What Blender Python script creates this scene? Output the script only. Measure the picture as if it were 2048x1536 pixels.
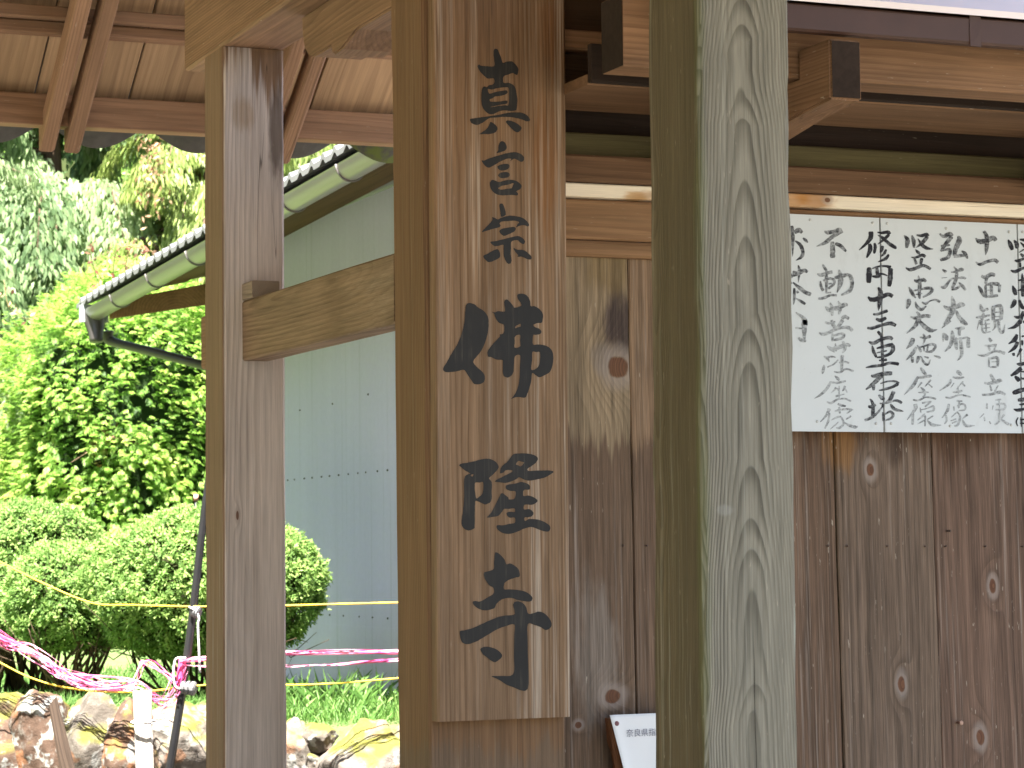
import bpy, bmesh, math, random
import numpy as np
from mathutils import Vector, Matrix, noise as mnoise
from mathutils.geometry import tessellate_polygon

for o in list(bpy.data.objects):
    bpy.data.objects.remove(o)
SC = bpy.context.scene
COL = SC.collection
RNG = np.random.default_rng(7)
random.seed(7)

# ------------------------------------------------------------------ camera
FPX, YAW, PITCH, ROLL = 5070.0, math.radians(22.565), math.radians(3.78), math.radians(-0.66)
cy, sy, cp, sp = math.cos(YAW), math.sin(YAW), math.cos(PITCH), math.sin(PITCH)
C0 = Vector((0, 0, 1.6))
FW = Vector((sy * cp, cy * cp, sp))
RT0 = Vector((cy, -sy, 0)); UP0 = RT0.cross(FW)
RT = RT0 * math.cos(ROLL) + UP0 * math.sin(ROLL)
UP = UP0 * math.cos(ROLL) - RT0 * math.sin(ROLL)
cam = bpy.data.cameras.new('camera'); cam_o = bpy.data.objects.new('camera', cam); COL.objects.link(cam_o)
M = Matrix.Identity(4)
for i in range(3):
    M[i][0] = RT[i]; M[i][1] = UP[i]; M[i][2] = -FW[i]; M[i][3] = C0[i]
cam_o.matrix_world = M
cam.sensor_width = 36; cam.lens = FPX / 2048 * 36
cam.clip_start = 0.05; cam.clip_end = 2000
cam.dof.use_dof = True; cam.dof.focus_distance = 4.6; cam.dof.aperture_fstop = 22
SC.camera = cam_o

# ------------------------------------------------------------------ sky, sun, exposure
SUN_EL, SUN_AZ = math.radians(65), math.radians(214)      # azimuth clockwise from +Y
sd = Vector((math.sin(SUN_AZ) * math.cos(SUN_EL), math.cos(SUN_AZ) * math.cos(SUN_EL), math.sin(SUN_EL)))
W = bpy.data.worlds.new('World'); SC.world = W; W.use_nodes = True
wn = W.node_tree.nodes; wl = W.node_tree.links; wn.clear()
sky = wn.new('ShaderNodeTexSky'); sky.sky_type = 'NISHITA'; sky.sun_disc = False
sky.sun_elevation = SUN_EL; sky.sun_rotation = SUN_AZ
sky.air_density = 1.0; sky.dust_density = 2.0; sky.ozone_density = 1.2
bg = wn.new('ShaderNodeBackground'); bg.inputs['Strength'].default_value = 0.05
wo = wn.new('ShaderNodeOutputWorld')
wl.new(sky.outputs[0], bg.inputs['Color']); wl.new(bg.outputs[0], wo.inputs['Surface'])
sun = bpy.data.lights.new('sun', 'SUN'); sun.energy = 5.0; sun.angle = math.radians(0.55); sun.color = (1, 0.95, 0.87)
sun_o = bpy.data.objects.new('sun', sun); COL.objects.link(sun_o)
sun_o.rotation_euler = (-sd).to_track_quat('-Z', 'Y').to_euler()
SC.view_settings.view_transform = 'Standard'; SC.view_settings.look = 'None'
SC.view_settings.exposure = 2.95; SC.view_settings.gamma = 1.0
SC.view_settings.use_curve_mapping = False
SC.render.engine = 'CYCLES'
SC.cycles.max_bounces = 8; SC.cycles.diffuse_bounces = 5
try:
    SC.cycles.use_denoising = True
except Exception:
    pass

# ------------------------------------------------------------------ pixel rays (photo pixels, 2048 x 1536)
def ray(px, py): return FW + RT * ((px - 1024) / FPX) - UP * ((py - 768) / FPX)
def on(ax, px, py, v):
    d = ray(px, py); return C0 + d * ((v - C0[ax]) / d[ax])
def onX(px, py, X): return on(0, px, py, X)
def onY(px, py, Y): return on(1, px, py, Y)
def onZ(px, py, Z): return on(2, px, py, Z)
def dep(px, py, d): return C0 + ray(px, py) * d

# ------------------------------------------------------------------ object helpers
def thing(name, label, cat, loc=(0, 0, 0), group=None):
    o = bpy.data.objects.new(name, None); COL.objects.link(o); o.location = loc
    o.empty_display_size = 0.1
    return tag(o, label, cat, group)
def tag(o, label=None, cat=None, group=None, kind=None):
    if label: o['label'] = label
    if cat: o['category'] = cat
    if group: o['group'] = group
    if kind: o['kind'] = kind
    return o
def wpos(o):
    p = Vector(o.location)
    while o.parent:
        o = o.parent; p = o.matrix_basis @ p
    return p
def link(name, me, mat=None, parent=None, mw=None):
    """mw: wanted world matrix (things are empties that only translate)"""
    o = bpy.data.objects.new(name, me); COL.objects.link(o)
    if mat is not None: me.materials.append(mat)
    mw = mw or Matrix.Identity(4)
    if parent is not None:
        o.parent = parent
        pm = Matrix.Identity(4); q = parent
        while q: pm = q.matrix_basis @ pm; q = q.parent
        o.matrix_basis = pm.inverted() @ mw
    else:
        o.matrix_basis = mw
    return o
def mesh(name, v, f, smooth=False):
    me = bpy.data.meshes.new(name); me.from_pydata([tuple(p) for p in v], [], f); me.update()
    if smooth:
        me.polygons.foreach_set('use_smooth', [True] * len(me.polygons))
    return me
def frame(A, B):
    """local frame of a timber: Z along A->B, X along A0->A1"""
    a = sum(A, Vector()) / 4; b = sum(B, Vector()) / 4
    z = (b - a).normalized(); x = (A[1] - A[0]); x = (x - z * x.dot(z)).normalized(); y = z.cross(x)
    m = Matrix.Identity(4)
    for i in range(3): m[i][0] = x[i]; m[i][1] = y[i]; m[i][2] = z[i]; m[i][3] = a[i]
    return m
def timber(name, A, B, mat, parent, ch=0.004, jit=0.0006, seg=None, seed=0, bend=None):
    """a sawn timber between the end quads A and B (4 corners each), slightly uneven arrises"""
    A = [Vector(p) for p in A]; B = [Vector(p) for p in B]
    m = frame(A, B); mi = m.inverted()
    L = (sum(B, Vector()) / 4 - sum(A, Vector()) / 4).length
    seg = seg or max(2, min(24, int(L / 0.12)))
    rnd = random.Random(seed * 31 + len(name) * 7 + int(L * 1000))
    vs = []
    for k in range(seg + 1):
        t = k / seg
        q = [A[i].lerp(B[i], t) for i in range(4)]
        for i in range(4):
            p, n, pr = q[i], q[(i + 1) % 4], q[i - 1]
            c1 = min(ch * rnd.uniform(0.7, 1.5), (pr - p).length * 0.3)
            c2 = min(ch * rnd.uniform(0.7, 1.5), (n - p).length * 0.3)
            for w in (p + (pr - p).normalized() * c1, p + (n - p).normalized() * c2):
                w = w + Vector((rnd.uniform(-jit, jit), rnd.uniform(-jit, jit), 0))
                if bend: w = bend(w, t)
                vs.append(mi @ w)
    fs = []
    for k in range(seg):
        for i in range(8):
            j = (i + 1) % 8
            fs.append((k * 8 + i, k * 8 + j, (k + 1) * 8 + j, (k + 1) * 8 + i))
    fs.append(tuple(reversed(range(8)))); fs.append(tuple(range(seg * 8, seg * 8 + 8)))
    me = mesh(name, vs, fs)
    bm = bmesh.new(); bm.from_mesh(me); bmesh.ops.recalc_face_normals(bm, faces=bm.faces); bm.to_mesh(me); bm.free()
    if callable(mat): mat = mat(m)
    return link(name, me, mat, parent, m)
def quad_xy(x0, x1, y0, y1, z): return [Vector((x0, y0, z)), Vector((x1, y0, z)), Vector((x1, y1, z)), Vector((x0, y1, z))]
def beam_x(name, x0, x1, y0, y1, z0, z1, mat, parent, **k):
    f = lambda x: [Vector((x, y0, z0)), Vector((x, y0, z1)), Vector((x, y1, z1)), Vector((x, y1, z0))]
    return timber(name, f(x0), f(x1), mat, parent, **k)
def beam_y(name, x0, x1, y0, y1, z0, z1, mat, parent, **k):
    f = lambda y: [Vector((x0, y, z0)), Vector((x1, y, z0)), Vector((x1, y, z1)), Vector((x0, y, z1))]
    return timber(name, f(y0), f(y1), mat, parent, **k)
def beam_z(name, x0, x1, y0, y1, z0, z1, mat, parent, **k):
    return timber(name, quad_xy(x0, x1, y0, y1, z0), quad_xy(x0, x1, y0, y1, z1), mat, parent, **k)
def catmull(P, n=4, closed=True):
    P = [np.array(p, float) for p in P]; N = len(P); out = []
    rng = range(N if closed else N - 1)
    for i in rng:
        p0 = P[i - 1] if (closed or i > 0) else P[i]
        p1 = P[i]; p2 = P[(i + 1) % N]
        p3 = P[(i + 2) % N] if (closed or i + 2 < N) else p2
        for k in range(n):
            t = k / n
            out.append(0.5 * ((2 * p1) + (p2 - p0) * t + (2 * p0 - 5 * p1 + 4 * p2 - p3) * t * t + (3 * p1 - p0 - 3 * p2 + p3) * t ** 3))
    if not closed: out.append(P[-1])
    return out
def tube(name, pts, rad, mat, parent=None, n=8, smooth=3, caps=True):
    pts = [Vector(p) for p in pts]
    rads = rad if isinstance(rad, (list, tuple)) else [rad] * len(pts)
    if smooth > 1:
        q = catmull([(*p, r) for p, r in zip(pts, rads)], smooth, False)
        pts = [Vector(p[:3]) for p in q]; rads = [float(p[3]) for p in q]
    v, f = tube_geo(pts, rads, n, caps)
    me = mesh(name, v, f, True)
    return link(name, me, mat, parent)
def tube_geo(pts, rads, n=8, caps=True, base=0):
    v, f = [], []
    x = None
    for i, p in enumerate(pts):
        d = (pts[min(i + 1, len(pts) - 1)] - pts[max(i - 1, 0)])
        d = d.normalized() if d.length > 1e-9 else Vector((0, 0, 1))
        if x is None: x = d.orthogonal().normalized()
        x = (x - d * x.dot(d)); x = x.normalized() if x.length > 1e-6 else d.orthogonal().normalized()
        y = d.cross(x)
        for k in range(n):
            a = 2 * math.pi * k / n
            v.append(p + (x * math.cos(a) + y * math.sin(a)) * rads[i])
    for i in range(len(pts) - 1):
        for k in range(n):
            j = (k + 1) % n
            f.append((base + i * n + k, base + i * n + j, base + (i + 1) * n + j, base + (i + 1) * n + k))
    if caps:
        f.append(tuple(base + k for k in reversed(range(n)))); f.append(tuple(base + (len(pts) - 1) * n + k for k in range(n)))
    return v, f

# ------------------------------------------------------------------ node helper
class N:
    def __init__(s, name, rough=0.8, spec=0.25):
        s.m = bpy.data.materials.new(name); s.m.use_nodes = True
        s.t = s.m.node_tree; s.t.nodes.clear()
        s.out = s.t.nodes.new('ShaderNodeOutputMaterial')
        s.b = s.t.nodes.new('ShaderNodeBsdfPrincipled'); s.t.links.new(s.b.outputs[0], s.out.inputs['Surface'])
        s.b.inputs['Roughness'].default_value = rough; s.b.inputs['Specular IOR Level'].default_value = spec
        tc = s.t.nodes.new('ShaderNodeTexCoord'); s.obj = tc.outputs['Object']; s.gen = tc.outputs['Generated']
    def set(s, sock, v):
        if hasattr(v, 'is_linked') or isinstance(v, bpy.types.NodeSocket): s.t.links.new(v, sock)
        elif isinstance(v, (tuple, list)) and len(v) == 3 and sock.type == 'RGBA': sock.default_value = (*v, 1)
        else: sock.default_value = v
    def math(s, op, a, b=0.0, c=None, clamp=False):
        n = s.t.nodes.new('ShaderNodeMath'); n.operation = op; n.use_clamp = clamp
        s.set(n.inputs[0], a); s.set(n.inputs[1], b)
        if c is not None: s.set(n.inputs[2], c)
        return n.outputs[0]
    def sep(s, v):
        n = s.t.nodes.new('ShaderNodeSeparateXYZ'); s.set(n.inputs[0], v); return n.outputs
    def comb(s, x, y, z):
        n = s.t.nodes.new('ShaderNodeCombineXYZ')
        for i, q in enumerate((x, y, z)): s.set(n.inputs[i], q)
        return n.outputs[0]
    def vmul(s, v, k, add=(0, 0, 0)):
        n = s.t.nodes.new('ShaderNodeVectorMath'); n.operation = 'MULTIPLY_ADD'
        s.set(n.inputs[0], v); n.inputs[1].default_value = k; n.inputs[2].default_value = add; return n.outputs[0]
    def noise(s, v, scale=1.0, detail=2.0, rough=0.5, dist=0.0):
        n = s.t.nodes.new('ShaderNodeTexNoise'); s.set(n.inputs['Vector'], v)
        n.inputs['Scale'].default_value = scale; n.inputs['Detail'].default_value = detail
        n.inputs['Roughness'].default_value = rough; n.inputs['Distortion'].default_value = dist
        return n.outputs['Fac']
    def voro(s, v, scale=1.0, feature='F1', rand=1.0):
        n = s.t.nodes.new('ShaderNodeTexVoronoi'); n.feature = feature; s.set(n.inputs['Vector'], v)
        n.inputs['Scale'].default_value = scale; n.inputs['Randomness'].default_value = rand
        return n.outputs['Distance']
    def step(s, v, a, b, lo=0.0, hi=1.0):
        n = s.t.nodes.new('ShaderNodeMapRange'); n.interpolation_type = 'SMOOTHSTEP'
        s.set(n.inputs['Value'], v); n.inputs['From Min'].default_value = a; n.inputs['From Max'].default_value = b
        n.inputs['To Min'].default_value = lo; n.inputs['To Max'].default_value = hi; return n.outputs[0]
    def mix(s, f, a, b, mode='MIX'):
        n = s.t.nodes.new('ShaderNodeMix'); n.data_type = 'RGBA'; n.blend_type = mode
        s.set(n.inputs['Factor'], f); s.set(n.inputs[6], a); s.set(n.inputs[7], b); return n.outputs[2]
    def scale(s, c, k):
        n = s.t.nodes.new('ShaderNodeVectorMath'); n.operation = 'SCALE'; s.set(n.inputs[0], c); s.set(n.inputs['Scale'], k); return n.outputs[0]
    def attr(s, name):
        n = s.t.nodes.new('ShaderNodeAttribute'); n.attribute_name = name; return n
    def bump(s, h, strength=0.3, dist=0.002):
        n = s.t.nodes.new('ShaderNodeBump'); n.inputs['Strength'].default_value = strength; n.inputs['Distance'].default_value = dist
        s.set(n.inputs['Height'], h); s.t.links.new(n.outputs[0], s.b.inputs['Normal'])
    def color(s, c): s.set(s.b.inputs['Base Color'], c); return s.m

def plain(name, c, rough=0.6, spec=0.3, metal=0.0, var=0.15, scale=30):
    n = N(name, rough, spec); n.b.inputs['Metallic'].default_value = metal
    k = n.math('ADD', n.math('MULTIPLY', n.noise(n.obj, scale, 4, 0.6), 2 * var), 1 - var)
    k2 = n.math('ADD', n.math('MULTIPLY', n.noise(n.obj, scale * 0.13, 2), var), 1 - var / 2)
    n.bump(n.noise(n.obj, scale * 6, 3), 0.15, 0.001)
    return n.color(n.scale(n.scale(c, k) if not isinstance(c, tuple) else n.scale(n.mix(0.0, c, c), k), k2))

# ------------------------------------------------------------------ wood (local Z = grain)
def wood(name, light, dark, ring=150, ringamt=0.8, pith=(0.05, -0.12), tilt=0.015, warp=0.02, fib=0.5, fib2=0.5, blotch=0.5,
         streak=None, weather_shade=(), knots=(), stains=(), edge=None, side=None, lines=(), cracks=0.5, flecks=0.25, rough=0.78, bump=0.35, phn=1.3, vtilt=0.0, seed=0, spec=0.2):
    n = N(name, rough, spec); u, v, w = n.sep(n.obj)
    s3 = (seed * 3.71 + 0.3, seed * 1.93 + 0.7, seed * 5.17 + 0.1)
    C = lambda a, b, c: n.vmul(n.obj, (a, b, c), s3)
    wp = n.math('MULTIPLY', n.math('SUBTRACT', n.noise(C(5, 5, 1.1), 1, 2), 0.5), warp * 2)
    uu = n.math('ADD', n.math('ADD', n.math('SUBTRACT', u, pith[0]), wp), n.math('MULTIPLY', w, tilt))
    vv = n.math('ADD', n.math('SUBTRACT', v, pith[1]), n.math('MULTIPLY', w, vtilt))
    r = n.math('SQRT', n.math('ADD', n.math('MULTIPLY', uu, uu), n.math('MULTIPLY', vv, vv)))
    core = halo = None
    if knots:
        # a wobble so that no knot is a perfect ellipse
        kw = n.math('MULTIPLY', n.math('SUBTRACT', n.noise(C(40, 40, 40), 1, 2), 0.5), 0.55)
        for (ku, kz, ru, rz, amp) in knots:
            du = n.math('DIVIDE', n.math('SUBTRACT', u, ku), ru); dz = n.math('DIVIDE', n.math('SUBTRACT', w, kz), rz)
            d = n.math('SQRT', n.math('ADD', n.math('MULTIPLY', du, du), n.math('MULTIPLY', dz, dz)))
            dsoft = n.math('DIVIDE', d, 2.6)
            g = n.math('EXPONENT', n.math('MULTIPLY', n.math('MULTIPLY', dsoft, dsoft), -1.0))
            r = n.math('ADD', r, n.math('MULTIPLY', g, amp))
            dk = n.math('ADD', d, kw)
            c1 = n.step(dk, 1.0, 0.72); h1 = n.math('SUBTRACT', n.step(dk, 2.3, 1.1), c1, clamp=True)
            core = c1 if core is None else n.math('MAXIMUM', core, c1)
            halo = h1 if halo is None else n.math('MAXIMUM', halo, h1)
    ph = n.math('ADD', n.math('MULTIPLY', r, ring), n.math('MULTIPLY', n.noise(C(14, 14, 2.2), 1, 2), phn))
    fr = n.math('FRACT', ph)
    late = n.math('MULTIPLY', n.step(fr, 0.25, 0.88), n.step(fr, 1.0, 0.9))
    # rings differ in strength
    late = n.math('MULTIPLY', late, n.step(n.noise(C(22, 22, 1.0), 1, 2), 0.25, 0.7, 0.35, 1.0))
    nf = n.noise(C(330, 330, 7), 1, 3, 0.7); nf2 = n.noise(C(70, 70, 1.7), 1, 4, 0.6); nb = n.noise(C(7, 7, 1.6), 1, 4, 0.6)
    col = n.mix(n.math('MULTIPLY', late, ringamt), light, dark)
    for (wc, z0, soft, amp, amount) in weather_shade:
        # a weathering or painted shade line across the grain, ragged along the fibres
        zz = n.math('ADD', w, n.math('MULTIPLY', n.math('SUBTRACT', n.noise(C(95, 95, 3.0), 1, 3, 0.7), 0.5), amp))
        zz = n.math('ADD', zz, n.math('MULTIPLY', n.math('SUBTRACT', n.noise(C(12, 12, 1.0), 1, 2), 0.5), amp * 1.2))
        fac = n.math('MULTIPLY', n.step(zz, z0 - soft, z0 + soft), abs(amount))
        if amount < 0: fac = n.math('SUBTRACT', -amount, fac, clamp=True)
        wc2 = n.scale(n.mix(n.math('MULTIPLY', late, ringamt * 0.8), wc, tuple(0.62 * q for q in wc)), 1.0)
        col = n.mix(fac, col, wc2)
    for (su, sz, ru, rz, sc, am) in stains:
        du = n.math('DIVIDE', n.math('SUBTRACT', u, su), ru); dz = n.math('DIVIDE', n.math('SUBTRACT', w, sz), rz)
        d = n.math('SQRT', n.math('ADD', n.math('MULTIPLY', du, du), n.math('MULTIPLY', dz, dz)))
        d = n.math('ADD', d, n.math('MULTIPLY', n.math('SUBTRACT', n.noise(C(30, 30, 6), 1, 4, 0.7), 0.5), 1.5))
        col = n.mix(n.math('MULTIPLY', n.step(d, 1.1, 0.45), am), col, sc)
    if side:
        # a darker, browner side face (local -X)
        sc, su, am = side
        sc2 = n.mix(n.math('MULTIPLY', late, 0.6), sc, tuple(0.6 * q for q in sc))
        col = n.mix(n.math('MULTIPLY', n.step(u, su + 0.002, su), am), col, sc2)
    if streak:
        sc, th, am = streak
        st = n.math('MULTIPLY', n.step(n.noise(C(130, 130, 1.3), 1, 3, 0.7), th, th + 0.2), n.step(n.noise(C(9, 9, 0.7), 1, 2), 0.38, 0.62))
        col = n.mix(n.math('MULTIPLY', st, am), col, sc)
    if edge:
        ec, eu, ev, rad, am = edge     # algae along one arris
        du = n.math('SUBTRACT', u, eu); dv = n.math('SUBTRACT', v, ev)
        d = n.math('SQRT', n.math('ADD', n.math('MULTIPLY', du, du), n.math('MULTIPLY', dv, dv)))
        d = n.math('ADD', d, n.math('MULTIPLY', n.math('SUBTRACT', n.noise(C(40, 40, 3), 1, 4, 0.7), 0.5), rad * 1.5))
        d = n.math('ADD', d, n.math('MULTIPLY', n.math('SUBTRACT', n.noise(C(3, 3, 3.5), 1, 2, 0.5), 0.5), rad * 1.6))
        col = n.mix(n.math('MULTIPLY', n.step(d, rad, rad * 0.1), am), col, ec)
    k = n.math('ADD', 1.0, n.math('MULTIPLY', n.math('SUBTRACT', nf, 0.5), fib * 1.6))
    k = n.math('ADD', k, n.math('MULTIPLY', n.math('SUBTRACT', nf2, 0.5), fib2 * 1.5))
    k = n.math('ADD', k, n.math('MULTIPLY', n.math('SUBTRACT', nb, 0.5), blotch * 1.5))
    col = n.scale(col, n.math('MAXIMUM', k, 0.15))
    ck = None
    if cracks:
        cn = n.math('ABSOLUTE', n.math('SUBTRACT', n.noise(C(26, 26, 0.55), 1, 2, 0.4), 0.5))
        ck = n.math('MULTIPLY', n.step(cn, 0.006, 0.0), n.step(n.noise(C(6, 6, 1.3), 1, 1), 0.56, 0.66))
        col = n.mix(n.math('MULTIPLY', ck, cracks), col, (0.02, 0.015, 0.01))
    for (lu, wob, wid, lz0, lz1) in lines:       # long drying checks
        q = n.math('ADD', n.math('SUBTRACT', u, lu), n.math('MULTIPLY', n.math('SUBTRACT', n.noise(C(0.01, 0.01, 3.0), 1, 3, 0.6), 0.5), wob))
        lm = n.math('MULTIPLY', n.step(n.math('ABSOLUTE', q), wid, wid * 0.35), n.math('MULTIPLY', n.step(w, lz0, lz0 + .1), n.step(w, lz1, lz1 - .1)))
        col = n.mix(n.math('MULTIPLY', lm, 0.85), col, (0.02, 0.016, 0.012))
    if flecks:
        fl = n.step(n.noise(C(210, 210, 36), 1, 2, 0.6), 0.69, 0.76)
        fl = n.math('MULTIPLY', fl, n.step(n.noise(C(18, 18, 5), 1, 2), 0.38, 0.55))
        col = n.mix(n.math('MULTIPLY', fl, flecks), col, (0.5, 0.43, 0.34))
    if core is not None:
        kr = n.math('FRACT', n.math('MULTIPLY', r, ring * 2.2))
        col = n.mix(n.math('MULTIPLY', halo, 0.5), col, (0.36, 0.30, 0.26))
        kc = n.mix(n.math('MULTIPLY', kr, 0.6), (0.17, 0.075, 0.04), (0.06, 0.028, 0.018))
        col = n.mix(n.math('MULTIPLY', core, 0.9), col, kc)
    h = n.math('ADD', n.math('MULTIPLY', late, 0.9), n.math('MULTIPLY', nf, 0.7))
    if ck is not None: h = n.math('SUBTRACT', h, n.math('MULTIPLY', ck, 2.0))
    n.bump(h, bump, 0.0018)
    return n.color(col)

# ------------------------------------------------------------------ wood colours
T_L, T_D = (0.255, 0.15, 0.088), (0.12, 0.064, 0.036)      # brown roof timber
def roofwood(seed, k=1.0, **kw):
    a = dict(ring=170, ringamt=0.55, pith=(0.06, -0.1), fib=0.35, fib2=0.55, blotch=0.6, flecks=0.5, cracks=0.3, seed=seed)
    a.update(kw)
    return wood('roof_timber', tuple(k * c for c in T_L), tuple(k * c for c in T_D), **a)
RW = [roofwood(i, 1.0 + 0.12 * ((i * 7) % 3 - 1)) for i in range(4)]
BOARD = [wood('roof_board', tuple(q * k for q in (0.44, 0.295, 0.17)), tuple(q * k for q in (0.28, 0.175, 0.105)), ring=120, ringamt=0.5, pith=(0.02, -0.2), fib=0.3, fib2=0.4, blotch=0.4,
              knots=kn, cracks=0.3, flecks=0.1, seed=20 + i, bump=0.2) for i, (k, kn) in enumerate(((1, ()), (0.88, ((0.03, 0.4, 0.012, 0.014, 0.012),)), (0.95, ())))]
TILE = plain('roof_tile', (0.075, 0.072, 0.07), 0.7, 0.3, var=0.35, scale=14)

def edge(p_top, p_bot, Y):
    a, b = onY(*p_top, Y), onY(*p_bot, Y)
    return lambda z: a.x + (b.x - a.x) * (z - a.z) / (b.z - a.z)

# ------------------------------------------------------------------ the gate
gate = thing('temple_gate', 'weathered brown wooden temple gate with three posts in a row under a tiled roof', 'gate', (1.75, 4.5, 0))
# rear post
Lp, Rp = edge((444.5, 120), (447.7, 1536), 5.6), edge((567.6, 105), (574, 1536), 5.6)
def post_mat(m):
    mi = m.inverted()
    zt = (mi @ Vector((1.7, 5.6, onY(500, 150, 5.6).z))).z
    z2 = (mi @ Vector((1.7, 5.6, onY(500, 245, 5.6).z))).z
    kx = mi @ onY(505, 1250, 5.6)
    return wood('grey_brown_post', (0.60, 0.53, 0.49), (0.37, 0.31, 0.275), ring=190, ringamt=0.55, pith=(0.004, 0.10), tilt=-0.02, warp=0.012,
                fib=0.5, fib2=0.5, blotch=0.3, streak=((0.42, 0.37, 0.34), 0.5, 0.55), cracks=0.7, flecks=0.2, seed=3, side=((0.215, 0.13, 0.076), -0.0715, 0.95),
                knots=((kx.x - 0.035, kx.z + 0.25, 0.004, 0.012, 0.006),),
                weather_shade=(((0.20, 0.115, 0.06), zt, 0.05, 0.32, 0.95),), bump=0.4,  # brown top zone carries the roof beam's shadow in its colour
                stains=((kx.x + 0.07, z2 - 0.02, 0.035, 0.14, (0.09, 0.06, 0.045), 0.75), (kx.x - 0.02, z2 + 0.02, 0.03, 0.05, (0.36, 0.25, 0.15), 0.6)))
zt = 2.772
timber('corner_post', [(Lp(0), 5.6, 0), (Rp(0), 5.6, 0), (Rp(0), 5.752, 0), (Lp(0), 5.752, 0)],
       [(Lp(zt), 5.6, zt), (Rp(zt), 5.6, zt), (Rp(zt), 5.752, zt), (Lp(zt), 5.752, zt)], post_mat, gate, ch=0.005, seed=1)
# main post (carries the name board)
MX0, MX1 = 1.668, 1.942
def main_mat(m):
    zb = (m.inverted() @ Vector((1.8, 4.435, 1.235))).z
    return wood('brown_main_post', (0.195, 0.112, 0.06), (0.10, 0.055, 0.029), ring=150, pith=(0.03, -0.2), ringamt=0.5, fib=0.4, fib2=0.5, blotch=0.35, cracks=0.7,
                weather_shade=(((0.17, 0.115, 0.075), zb, 0.02, 0.12, -0.9),), streak=((0.36, 0.27, 0.18), 0.55, 0.4), seed=5)
timber('main_post', [(MX0 + .004, 4.435, 0), (MX1, 4.435, 0), (MX1, 4.608, 0), (MX0 + .004, 4.608, 0)],
       [(MX0 - .002, 4.435, 3.3), (MX1 + .008, 4.435, 3.3), (MX1 + .008, 4.608, 3.3), (MX0 - .002, 4.608, 3.3)], main_mat, gate, ch=0.006, seed=2)
# front pillar
Lq, Rq = edge((1392, 0), (1411, 1536), 3.31), edge((1579, 0), (1598.6, 1536), 3.31)
Bq = edge((1293, 0), (1307, 1536), 3.473)
def pillar_mat(m):
    mi = m.inverted(); a = mi @ onY(1450, 1020, 3.31); b = mi @ onY(1594, 960, 3.31)
    return wood('grey_green_pillar', (0.225, 0.207, 0.163), (0.085, 0.076, 0.057), ring=520, ringamt=0.85, phn=0.45, vtilt=-0.022, pith=(0.02, 0.02), tilt=0.010, warp=0.005,
                fib=0.7, fib2=0.5, blotch=0.22, streak=((0.36, 0.35, 0.29), 0.52, 0.35), cracks=0.9, flecks=0.3, seed=11, bump=0.6,
                stains=((a.x, a.z, 0.016, 0.009, (0.36, 0.36, 0.33), 0.3), (b.x + 0.004, b.z, 0.010, 0.06, (0.5, 0.52, 0.42), 0.85), (b.x, b.z - 0.25, 0.008, 0.10, (0.42, 0.44, 0.36), 0.7)),
                edge=((0.13, 0.155, 0.055), -0.079, -0.079, 0.022, 0.38), side=((0.118, 0.086, 0.05), -0.0755, 0.95), lines=((0.006, 0.012, 0.0011, -1.5, 1.5), (0.022, 0.02, 0.0006, -0.3, 0.6)))
z1 = 3.3
timber('front_pillar', [(Lq(0), 3.31, 0), (Rq(0), 3.31, 0), (Rq(0), 3.468, 0), (Bq(0), 3.468, 0)],
       [(Lq(z1), 3.31, z1), (Rq(z1), 3.31, z1), (Rq(z1), 3.468, z1), (Bq(z1), 3.468, z1)], pillar_mat, gate, ch=0.006, jit=0.0018, seg=40, seed=3)
# tie beam between rear post and main post, tenon and wedge
TIE = wood('tie_beam_wood', (0.245, 0.168, 0.107), (0.13, 0.08, 0.046), ring=95, ringamt=0.6, stains=((0.06, -0.2, .02, .25, (.10, .07, .045), .6), (0.0, 0.35, .05, .12, (.17, .11, .065), .6), (-.05, .1, .02, .3, (.36, .28, .2), .5)), cracks=.6, pith=(0.02, -0.05), tilt=0.09, warp=0.05, fib=0.7, fib2=0.5, blotch=0.9,
           knots=((0.03, -0.3, 0.005, 0.008, 0.01), (-0.02, 0.1, 0.004, 0.006, 0.01), (-0.04, -0.38, 0.004, 0.010, 0.008), (0.03, 0.32, 0.004, 0.008, 0.008)), seed=8, flecks=0.3)
timber('tie_beam', [(1.670, 4.612, 2.044), (1.735, 4.612, 2.044), (1.735, 4.612, 2.182), (1.670, 4.612, 2.182)],
       [(1.657, 5.605, 2.044), (1.722, 5.605, 2.044), (1.722, 5.605, 2.182), (1.657, 5.605, 2.182)], TIE, gate, ch=0.004)
beam_y('tenon', 1.659, 1.72, 5.745, 5.955, 2.05, 2.178, RW[1], gate)
ENDG = wood('end_grain', (0.30, 0.24, 0.18), (0.13, 0.095, 0.07), ring=260, pith=(0.03, 0.03), fib=0.3, fib2=0.2, cracks=0, seed=31)
beam_y('wedge', 1.657, 1.722, 5.52, 5.602, 2.183, 2.222, ENDG, gate, ch=0.002)
# roof beam over the posts
beam_y('roof_beam', 1.612, 1.764, 2.6, 5.925, 2.773, 2.965, roofwood(41, 1.05, knots=((-0.03, 1.3, .006, .01, .01),)), gate, ch=0.006)
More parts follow.
